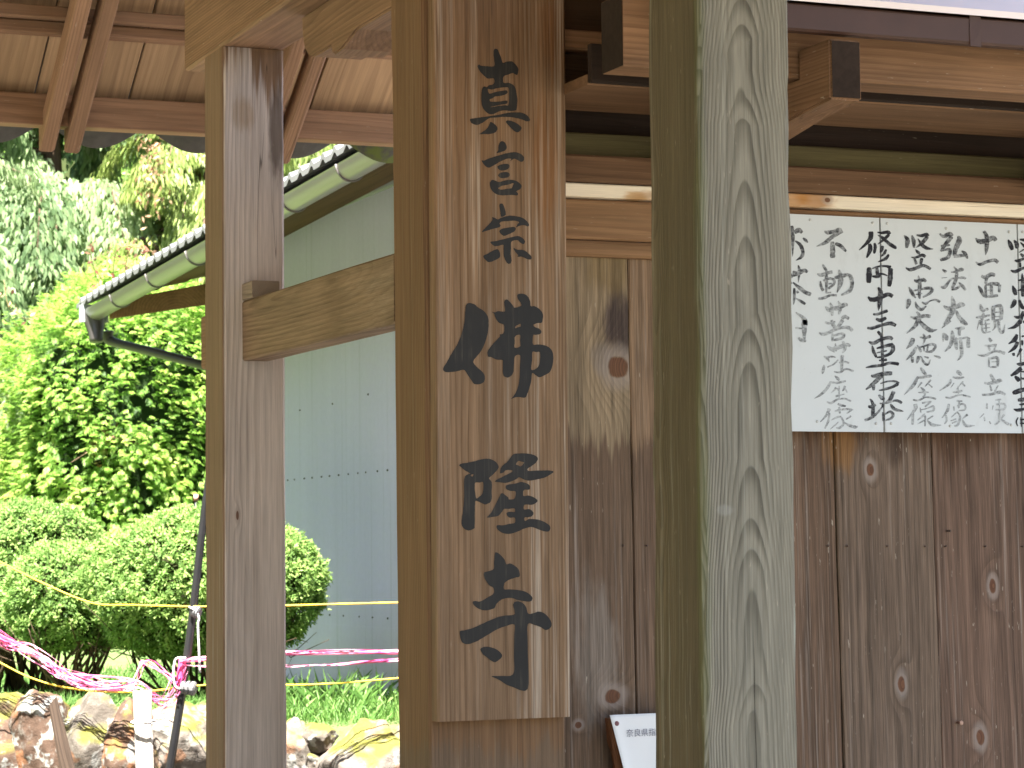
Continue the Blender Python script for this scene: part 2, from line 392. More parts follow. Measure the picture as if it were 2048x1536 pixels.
# carved bracket arm below it, rounded at its far end
def prism_yz(name, prof, x0, x1, mat, parent, ch=0.004):
    n = len(prof); m = Matrix(((1, 0, 0, (x0 + x1) / 2), (0, 0, 1, prof[0][0]), (0, -1, 0, prof[0][1]), (0, 0, 0, 1))); mi = m.inverted()
    vs = [mi @ Vector((x0, y, z)) for y, z in prof] + [mi @ Vector((x1, y, z)) for y, z in prof]
    fs = [tuple(range(n)), tuple(reversed(range(n, 2 * n)))] + [(i, (i + 1) % n, n + (i + 1) % n, n + i) for i in range(n)]
    me = mesh(name, vs, fs); bm = bmesh.new(); bm.from_mesh(me); bmesh.ops.recalc_face_normals(bm, faces=bm.faces)
    sel = [e for e in bm.edges if e.calc_face_angle(0) > 0.6]
    bmesh.ops.bevel(bm, geom=sel, offset=ch, segments=2, affect='EDGES', clamp_overlap=True)
    bm.to_mesh(me); bm.free()
    return link(name, me, mat, parent, m)
prof = [(4.61, 2.672), (4.86, 2.672), (4.90, 2.664), (4.96, 2.650), (5.02, 2.648), (5.03, 2.668), (5.10, 2.668), (5.15, 2.669), (5.185, 2.676), (5.21, 2.695), (5.225, 2.73), (5.23, 2.771), (4.61, 2.771)]
prism_yz('bracket_arm', prof, 1.685, 1.80, roofwood(43, 1.0, ringamt=0.4), gate)

# rear roof slope: rafters in pairs, eave board, battens, boards, tiles
SL = 0.71
def zr(y): return 2.72 + SL * (6.86 - y)                    # underside of the rafters
RX0, RX1 = -1.7, 2.62
for i, x in enumerate((-0.32, -0.25, 0.28, 0.35, 0.88, 0.95, 1.478, 1.548, 2.085, 2.155)):
    hw, hh = 0.0215, 0.07
    f = lambda y: [Vector((x - hw, y, zr(y))), Vector((x + hw, y, zr(y))), Vector((x + hw, y + 0.0, zr(y) + hh)), Vector((x - hw, y + 0.0, zr(y) + hh))]
    timber('rafter', f(6.872), f(4.52), RW[i % 4], gate, ch=0.005, seed=i)
    g = lambda y: [Vector((x - hw, y, zr(9.04 - y))), Vector((x + hw, y, zr(9.04 - y))), Vector((x + hw, y, zr(9.04 - y) + hh)), Vector((x - hw, y, zr(9.04 - y) + hh))]
    timber('rafter', g(2.168), g(4.52), RW[(i + 1) % 4], gate, ch=0.005, seed=i + 40)
za, zb_ = onY(0, 245, 6.82).z, onY(0, 182, 6.82).z
beam_x('eave_board', RX0, RX1, 6.82, 6.88, za, zb_, roofwood(47, 1.15, ringamt=0.4, tilt=0.03), gate, ch=0.003)
def zbrd(y): return onY(0, 183, 6.84).z + 0.012 + 0.69 * (6.85 - y)   # underside of the boards
for i, (y0, y1, ya, yb) in enumerate(((6.60, 6.645, 60, 38), (6.545, 6.585, 28, 7), (6.46, 6.50, -36, -58), (6.35, 6.39, -120, -145), (6.20, 6.24, -240, -265))):
    a, b = onY(0, ya, y0).z, onY(0, yb, y0).z
    beam_x('batten', RX0, RX1, y0, y1, a, b + 0.004, RW[(i + 2) % 4], gate, ch=0.003, seed=i)
x = RX0; i = 0
while x < RX1:
    w_ = 0.262
    f = lambda y: [Vector((x + 0.0025, y, zbrd(y))), Vector((min(x + w_ - 0.0025, RX1), y, zbrd(y))), Vector((min(x + w_ - 0.0025, RX1), y, zbrd(y) + 0.016)), Vector((x + 0.0025, y, zbrd(y) + 0.016))]
    timber('roof_board', f(6.93), f(4.4), BOARD[i % 3], gate, ch=0.0025, seed=i)
    x += w_; i += 1
# front slope ceiling (unseen from the front, shades the posts) and the tiled covering of both slopes
def slab(name, pts, th, mat, parent):
    vs = [Vector(p) for p in pts] + [Vector(p) + Vector((0, 0, th)) for p in pts]
    n = len(pts)
    fs = [tuple(reversed(range(n))), tuple(range(n, 2 * n))] + [(i, (i + 1) % n, n + (i + 1) % n, n + i) for i in range(n)]
    me = mesh(name, vs, fs); bm = bmesh.new(); bm.from_mesh(me); bmesh.ops.recalc_face_normals(bm, faces=bm.faces); bm.to_mesh(me); bm.free()
    return link(name, me, mat, parent)
slab('roof_slope', [(RX0, 2.1, zbrd(6.94)), (RX1, 2.1, zbrd(6.94)), (RX1, 4.515, zbrd(4.525)), (RX0, 4.515, zbrd(4.525))], 0.018, BOARD[0], gate)
def tiles(name, ysgn, parent):
    """pantile covering: an S profile across X, laid up the slope"""
    P = 0.295; n = 14; xs = []
    k0 = onY(326, 260, 7.1).x - P * 13 - 0.03
    for t in range(20):
        for k in range(n):
            xs.append((k0 + (t + k / n) * P, k / n))
    prof = []
    for xx, t in xs:
        z = -0.055 * math.sin(math.pi * min(t / 0.86, 1.0)) if t < 0.86 else 0.016 * math.sin(math.pi * (t - 0.86) / 0.14)
        if RX0 - 0.05 < xx < RX1 + 0.06: prof.append((xx, z))
    rows = [(7.10, 0.0), (7.0, 0.012), (6.76, 0.028), (6.755, 0.0), (6.5, 0.03), (6.495, 0), (6.2, 0.03), (6.195, 0), (5.9, 0.03), (5.895, 0), (5.6, 0.03), (5.595, 0), (5.3, 0.03), (5.295, 0), (5.0, 0.03), (4.995, 0), (4.53, 0.03)]
    vs, fs = [], []
    base = onY(0, 287, 7.1).z + 0.055
    for th in (0.0, 0.016):
        for y, dz in rows:
            for xx, z in prof:
                yy = y if ysgn > 0 else 9.04 - y
                vs.append((xx, yy, base + 0.69 * (7.1 - y) + z + dz * 0.5 + th))
    m_ = len(prof); R = len(rows)
    for s in (0, 1):
        for r_ in range(R - 1):
            for i in range(m_ - 1):
                q = (s * R * m_ + r_ * m_ + i, s * R * m_ + r_ * m_ + i + 1, s * R * m_ + (r_ + 1) * m_ + i + 1, s * R * m_ + (r_ + 1) * m_ + i)
                fs.append(q if s else q[::-1])
    for i in range(m_ - 1): fs.append((i, i + 1, R * m_ + i + 1, R * m_ + i))
    for r_ in range(R - 1):
        for i in (0, m_ - 1):
            fs.append((r_ * m_ + i, (r_ + 1) * m_ + i, R * m_ + (r_ + 1) * m_ + i, R * m_ + r_ * m_ + i))
    me = mesh(name, vs, fs)
    return link(name, me, TILE, parent)
tn = N('eave_tile', 0.75)
nz = tn.noise(tn.obj, 22, 4, 0.65)
gx = tn.sep(tn.obj)
moss = tn.math('MULTIPLY', tn.step(gx[0], 2.36, 2.47), tn.step(nz, 0.35, 0.6))
tn.color(tn.mix(moss, tn.mix(nz, (0.035, 0.034, 0.033), (0.12, 0.115, 0.105)), (0.10, 0.13, 0.03)))
TILE = tn.m
tiles('tile_covering', 1, gate); tiles('tile_covering', -1, gate)
beam_x('ridge', RX0, RX1, 4.42, 4.62, zbrd(4.52) + 0.02, zbrd(4.52) + 0.22, plain('ridge_tile', (0.08, 0.078, 0.075)), gate, ch=0.03)
# two posts of the other side of the gate, outside the picture, carry the roof there
for y0, s in ((5.6, 0), (3.31, 1)):
    beam_z('corner_post', -0.9, -0.75, y0, y0 + 0.15, 0, 2.772, RW[s], gate, ch=0.005, seed=60 + s)
beam_y('roof_beam', -0.9, -0.75, 2.6, 5.925, 2.773, 2.965, RW[2], gate)

# ------------------------------------------------------------------ name board
SL_, SR_ = edge((868, 100), (876, 1440), 4.40), edge((1131, 100), (1141, 1436), 4.40)
zs0, zs1 = onY(1000, 1439, 4.40).z, 2.78
def sign_mat(m):
    mi = m.inverted(); top = (mi @ onY(1000, 40, 4.4)).z; mid = (mi @ onY(1000, 480, 4.4)).z
    s1 = mi @ onY(1090, 330, 4.4)
    return wood('name_board_wood', (0.235, 0.15, 0.09), (0.115, 0.064, 0.033), ring=210, ringamt=0.6, pith=(-0.02, 0.13), tilt=0.010, warp=0.012, fib=0.8, fib2=0.7, blotch=0.3,
                weather_shade=(((0.19, 0.095, 0.042), mid, 0.30, 0.5, 0.4),),
                streak=((0.50, 0.42, 0.34), 0.47, 0.7), cracks=0.35, flecks=0.15, seed=14, bump=0.4,
                stains=((s1.x, s1.z, 0.03, 0.16, (0.21, 0.09, 0.03), 0.6), (s1.x + .03, s1.z + 0.25, 0.04, 0.1, (0.2, 0.085, 0.03), 0.6)))
sign = timber('name_board', [(SL_(zs0), 4.40, zs0), (SR_(zs0), 4.40, zs0), (SR_(zs0), 4.434, zs0), (SL_(zs0), 4.434, zs0)],
              [(SL_(zs1), 4.40, zs1), (SR_(zs1), 4.40, zs1), (SR_(zs1), 4.434, zs1), (SL_(zs1), 4.434, zs1)], sign_mat, None, ch=0.003, jit=0.0004, seed=9)
tag(sign, 'tall brown wooden name board with seven large black brush characters on the main post', 'sign')

# ------------------------------------------------------------------ notice wall to the right
wall = thing('notice_wall', 'dark plank wall with small roof right of the main post', 'wall', (2.6, 4.62, 0))
YW = 4.62
def jx(pt, pb): return edge(pt, pb, YW)
J = [lambda z: 1.944, jx((1256.5, 520), (1273.5, 1420)), jx((1457, 868), (1475, 1536)), jx((1668.5, 870), (1688, 1536)), jx((1863, 870), (1886, 1536)), jx((2066, 870), (2092, 1536))]
x5 = J[5](1.5)
for k in range(1, 9): J.append((lambda d: (lambda z: J[5](z) + d))(0.225 * k))
PK = {0: [(1236, 735, .024, .026, .04), (1225, 1392, .020, .015, .03), (1157, 1450, .008, .007, .012)],
      3: [(1740, 940, .010, .015, -.014), (1803, 1368, .009, .018, .02)],
      4: [(1987, 1172, .009, .017, .018), (1962, 1475, .011, .018, .02)]}
PL = [(0.29, 0.215, 0.135), (0.26, 0.17, 0.105), (0.168, 0.106, 0.07), (0.182, 0.127, 0.09), (0.165, 0.103, 0.072)]
def plank_mat(i):
    def f(m):
        mi = m.inverted()
        kn = []
        for (px, py, ru, rz, am) in PK.get(i, ()):
            q = mi @ onY(px, py, YW); kn.append((q.x, q.z, ru, rz, am))
        zl = (mi @ Vector((2, YW, onY(1200, 895, YW).z))).z
        zt_ = (mi @ Vector((2, YW, onY(1750, 905, YW).z))).z
        st = []
        if i == 0:
            q = mi @ onY(1235, 655, YW); st = [(q.x, q.z, 0.045, 0.085, (0.06, 0.042, 0.04), 0.9), (q.x - .035, q.z - .06, .03, .04, (.2, .17, .15), .5), (q.x - 0.02, q.z + 0.12, .06, .06, (0.19, 0.13, 0.06), .7)]
            q = mi @ onY(1190, 1300, YW); st.append((q.x, q.z, 0.06, 0.16, (0.24, 0.20, 0.165), 0.7))
        if i >= 2:
            q = mi @ onY(1720, 890, YW); st = [(q.x - 0.05, q.z, 0.05, 0.07, (0.23, 0.115, 0.04), 0.7), (q.x + .08, q.z, 0.03, 0.05, (0.05, 0.03, 0.02), .7)]
        c = PL[min(i, 4)]
        k = 1.0 if i < 2 else 0.92
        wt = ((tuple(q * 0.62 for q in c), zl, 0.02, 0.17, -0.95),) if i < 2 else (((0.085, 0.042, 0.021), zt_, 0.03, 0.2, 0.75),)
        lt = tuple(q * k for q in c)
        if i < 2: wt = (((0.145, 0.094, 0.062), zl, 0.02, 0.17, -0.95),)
        return wood('wall_plank', lt, tuple(q * 0.5 for q in lt), ring=130, ringamt=0.6, pith=(0.03 * (i % 3 - 1), 0.14), tilt=0.012 * (i % 3 - 1), warp=0.02, fib=1.1, fib2=0.8, blotch=0.5,
                    weather_shade=wt, knots=kn, stains=st, cracks=0.7, flecks=0.7, streak=((0.38, 0.32, 0.27), 0.54, 0.55), seed=50 + i * 3, bump=0.5)
    return f
zp1 = 2.22
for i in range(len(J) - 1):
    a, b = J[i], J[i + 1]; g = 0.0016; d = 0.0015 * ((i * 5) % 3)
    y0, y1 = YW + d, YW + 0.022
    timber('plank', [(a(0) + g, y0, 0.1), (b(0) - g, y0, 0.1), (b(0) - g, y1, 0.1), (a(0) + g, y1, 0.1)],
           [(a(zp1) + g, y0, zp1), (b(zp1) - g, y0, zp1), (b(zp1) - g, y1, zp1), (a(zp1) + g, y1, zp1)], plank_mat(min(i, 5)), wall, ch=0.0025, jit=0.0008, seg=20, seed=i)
XE = 4.9
beam_x('backing_rail', 1.943, XE, YW + 0.024, YW + 0.06, 1.0, 1.1, RW[0], wall)
beam_x('backing_rail', 1.943, XE, YW + 0.024, YW + 0.06, 2.05, 2.2, RW[0], wall)
zra, zrb = onY(1210, 400, 4.595).z, onY(1210, 480, 4.595).z
RAIL = wood('rail_wood', (0.27, 0.155, 0.08), (0.15, 0.078, 0.038), ring=120, ringamt=0.5, pith=(0.03, -0.06), tilt=0.02, warp=0.03, fib=0.4, fib2=0.5, blotch=0.6, seed=70, cracks=0.6, flecks=0.4)
beam_x('rail', 1.9435, XE, 4.595, YW + 0.02, zrb, zra, RAIL, wall, ch=0.003)
zrc = onY(1210, 513, 4.595).z
beam_x('rail_moulding', 1.9435, XE, 4.598, YW + 0.018, zrc, zrb - 0.0015, RAIL, wall, ch=0.005, seed=4)
# batten on top of the rail: a sun sliver painted as pale wood
def strip_mat(m):
    mi = m.inverted()
    q = [mi @ onY(px, 400, 4.575) for px in (1630, 1655, 1590, 1270, 1300)]
    return wood('sun_painted_wood', (0.90, 0.79, 0.62), (0.78, 0.62, 0.45), ring=110, ringamt=0.5, pith=(0.0, -0.08), tilt=0.03, warp=0.03, fib=0.25, fib2=0.35, blotch=0.35, cracks=0.2, flecks=0.0, seed=77,
                knots=((q[1].x, q[1].z, 0.006, 0.008, 0.012),),
                stains=((q[0].x, q[0].z, 0.03, 0.05, (0.40, 0.17, 0.04), 0.8), (q[2].x, q[2].z, 0.03, 0.04, (0.45, 0.2, 0.05), 0.8), (q[3].x, q[3].z, 0.02, 0.03, (0.55, 0.3, 0.1), 0.7), (q[4].x, q[4].z, 0.02, 0.05, (0.4, 0.2, 0.06), 0.6)))
zs_a, zs_b = onY(1210, 395, 4.575).z, onY(1210, 368, 4.575).z
pb_ = beam_x('pale_batten', 1.9435, XE, 4.575, 4.64, zs_a, zs_b, strip_mat, wall, ch=0.002)
tag(pb_, 'batten with a painted bright sun sliver and orange marks')
GAP_SHADE = wood('gap_shade_timber', (0.035, 0.022, 0.016), (0.02, 0.013, 0.01), seed=88, ring=100, ringamt=0.4)  # near-black colour stands in for the deep shade under the eave
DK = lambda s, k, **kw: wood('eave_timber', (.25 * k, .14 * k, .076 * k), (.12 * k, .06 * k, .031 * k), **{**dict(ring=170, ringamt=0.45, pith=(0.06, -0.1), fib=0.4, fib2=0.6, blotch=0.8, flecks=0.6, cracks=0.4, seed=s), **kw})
zc0, zc1 = zs_b + 0.0015, onY(1210, 311, 4.56).z
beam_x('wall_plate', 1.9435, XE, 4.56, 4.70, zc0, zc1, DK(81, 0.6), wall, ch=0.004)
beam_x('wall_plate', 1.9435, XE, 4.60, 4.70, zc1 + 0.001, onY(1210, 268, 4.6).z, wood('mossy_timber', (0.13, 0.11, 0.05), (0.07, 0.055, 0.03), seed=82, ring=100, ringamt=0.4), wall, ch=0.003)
beam_x('wall_plate', 1.9435, XE, 4.64, 4.70, onY(1210, 268, 4.6).z + 0.001, 2.60, GAP_SHADE, wall, ch=0.003)
# stepped soffit boards and eave purlin
zB = onY(1700, 254, 4.55).z
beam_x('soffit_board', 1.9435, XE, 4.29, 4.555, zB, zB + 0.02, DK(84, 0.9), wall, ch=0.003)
beam_x('soffit_edge', 1.9435, XE, 4.27, 4.2885, zB + 0.002, zB + 0.075, GAP_SHADE, wall, ch=0.002)  # dark board added where the eave gap lies in shade
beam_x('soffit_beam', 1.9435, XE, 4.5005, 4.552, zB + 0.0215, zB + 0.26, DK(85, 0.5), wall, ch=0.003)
zP = 2.4615
beam_x('eave_batten', 1.9435, XE, 4.46, 4.50, onY(1210, 103, 4.46).z, onY(1210, 63, 4.46).z, DK(87, 1.7), wall, ch=0.003)
beam_x('eave_purlin', 1.905, XE, 4.05, 4.14, zP, zP + 0.132, DK(86, 1.0), wall, ch=0.003)
END_DARK = plain('dark_end_face', (0.035, 0.024, 0.018), 0.85, 0.1, var=0.5, scale=60)  # near-black colour for the end faces of purlin and brackets
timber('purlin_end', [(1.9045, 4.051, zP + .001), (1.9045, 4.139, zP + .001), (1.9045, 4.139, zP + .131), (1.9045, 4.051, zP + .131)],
       [(1.9038, 4.051, zP + .001), (1.9038, 4.139, zP + .001), (1.9038, 4.139, zP + .131), (1.9038, 4.051, zP + .131)], END_DARK, wall, ch=0.0002, jit=0, seg=1)
for i, x in enumerate((2.257, 3.1, 3.95, 4.75)):
    prof = [(3.93, 2.402), (4.02, 2.395), (4.10, 2.386), (4.2, 2.372), (4.32, 2.36), (4.56, 2.355), (4.56, 2.458), (4.045, 2.458), (4.045, 2.512), (3.93, 2.512)]
    a_ = prism_yz('bracket', prof, x, x + 0.065, DK(90 + i, 0.75, pith=(0.02, 0.02)), wall)
    if i == 0: tag(a_, 'projecting bracket with a dark square end')
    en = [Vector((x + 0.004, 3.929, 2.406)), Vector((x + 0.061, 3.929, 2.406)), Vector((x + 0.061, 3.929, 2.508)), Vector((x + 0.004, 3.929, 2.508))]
    timber('bracket_end', en, [p + Vector((0, 0.0008, 0)) for p in en], END_DARK, a_, ch=0.0002, jit=0, seg=1)
# fascia and metal roof of the notice wall
za, zb_ = onY(1800, 78, 3.95).z, onY(1800, 24, 3.95).z
FAS = plain('brown_metal_fascia', (0.07, 0.034, 0.024), 0.5, 0.35, var=0.3, scale=9)
beam_x('fascia', 1.97, 3.0105, 3.945, 3.972, za, zb_, FAS, wall, ch=0.003, jit=0.0004)
def seam_x(): return onY(1950, 60, 3.945).x
beam_x('fascia', 3.012, XE, 3.945, 3.972, za, zb_, FAS, wall, ch=0.003, jit=0.0004, seed=5)
beam_z('fascia_joint', seam_x() - 0.012, seam_x() + 0.012, 3.9435, 3.9452, za - 0.004, zb_ + 0.002, FAS, wall, ch=0.0004, seg=2)
MR = plain('pinkish_metal_roof', (0.88, 0.77, 0.72), 0.5, 0.5, var=0.08, scale=6)
def roof_strip(name, y0, y1, z0, z1, th=0.012):
    return slab(name, [(1.96, y0, z0), (XE, y0, z0), (XE, y1, z1), (1.96, y1, z1)], th, MR, wall)
roof_strip('metal_roof', 3.935, 4.66, zb_ + 0.0015, zb_ + 0.31)
roof_strip('metal_roof', 4.6605, 5.35, zb_ + 0.31, zb_ + 0.005)
RB = roofwood(95, 0.7, ringamt=0.4)
slab('roof_boarding', [(1.975, 3.975, zb_ - 0.016), (XE, 3.975, zb_ - 0.016), (XE, 4.64, zb_ + 0.27), (1.975, 4.64, zb_ + 0.27)], 0.012, RB, wall)
# nails in the planks: a row at one height, some bent and rusty
NAIL = plain('rusty_nail', (0.10, 0.065, 0.05), 0.5, 0.5, metal=0.4, var=0.3, scale=300)
def nail(px, py, r=0.0022, out=0.004, Y=YW, mt=None):
    p = onY(px, py, Y + 0.001)
    v, f = tube_geo([p + Vector((0, 0.006, 0)), p - Vector((0, out, 0)), p - Vector((0, out + 0.0008, 0))], [r * 0.55, r * 0.6, r], 10)
    v2, f2 = tube_geo([p - Vector((0, out + 0.0009, 0)), p - Vector((0, out + 0.002, 0))], [r, r * 0.8], 10, True, len(v))
    return link('nail', mesh('nail', v + v2, f + f2, True), mt or NAIL, wall)
for px in (1245, 1292, 1655, 1693, 1773, 1848, 1890, 1969, 2044): nail(px, 1092 + (px - 1655) * 0.002)
nail(1894, 1062, 0.003, 0.012)
HEAD = plain('pinkish_nail_head', (0.45, 0.27, 0.2), 0.4, 0.5, var=0.2, scale=300)
nail(1915, 1445, 0.005, 0.014, mt=HEAD)

# ------------------------------------------------------------------ paper notice on its little board, leaning at the wall
nb = thing('paper_notice', 'white printed paper pinned to a rusty brown board beside the front pillar', 'notice', (2.2, 4.58, 1.1))
PB = 4.575
RUST = wood('rotten_bark_edge', (0.17, 0.07, 0.03), (0.05, 0.025, 0.015), ring=300, ringamt=0.8, fib=0.8, fib2=1.0, blotch=1.2, flecks=0.6, seed=99)
a0, a1 = onY(1216, 1437, PB), onY(1237, 1560, PB)
dx = (a1.x - a0.x) / (a1.z - a0.z)
zl, zh = 0.95, a0.z
LX = lambda z: a0.x + dx * (z - a0.z)
timber('backing_board', [(LX(zl), PB, zl), (LX(zl) + .33, PB, zl), (LX(zl) + .33, PB + .02, zl), (LX(zl), PB + .02, zl)],
       [(LX(zh), PB, zh), (LX(zh) + .30, PB, zh), (LX(zh) + .30, PB + .02, zh), (LX(zh), PB + .02, zh)], RUST, nb, ch=0.002, jit=0.002, seg=14)
pm = N('paper', 0.75, 0.2)
pm.bump(pm.noise(pm.obj, 14, 3, 0.5), 0.25, 0.01); pm.color((0.84, 0.85, 0.86))
vs, fs = [], []
gx, gz = 22, 26
p0, p1 = onY(1218, 1430, PB - 0.004), onY(1252, 1575, PB - 0.004)
for j in range(gz + 1):
    t = j / gz; z = p0.z + (p1.z - p0.z) * t * 1.6
    xl = p0.x + (p1.x - p0.x) * t * 1.6
    for i in range(gx + 1):
        s = i / gx
        xx = xl + (p0.x + 0.26 - xl) * s
        cur = 0.010 * max(0, 1 - s / 0.10) ** 2 * (0.4 + t) + 0.0035 * math.sin(9 * s + 5 * t) * t + 0.004 * max(0, mnoise.noise(Vector((s * 6, t * 5, 3)))) * t
        vs.append((xx, PB - 0.0035 - cur, z - (0.006 if 0 else 0)))
for j in range(gz):
    for i in range(gx):
        q = j * (gx + 1) + i; fs.append((q, q + 1, q + gx + 2, q + gx + 1))
o = link('paper', mesh('paper', vs, fs, True), pm.m, nb)
sm = o.modifiers.new('t', 'SOLIDIFY'); sm.thickness = 0.0003
pp = onY(1233.5, 1447, PB - 0.006)
v, f = tube_geo([pp + Vector((0, .004, 0)), pp, pp - Vector((0, .0012, 0)), pp - Vector((0, .0026, 0))], [.0045, .0048, .0048, .003], 14)
link('pin', mesh('pin', v, f, True), plain('purple_red_pin', (0.22, 0.10, 0.11), 0.5, var=0.5, scale=120), nb)
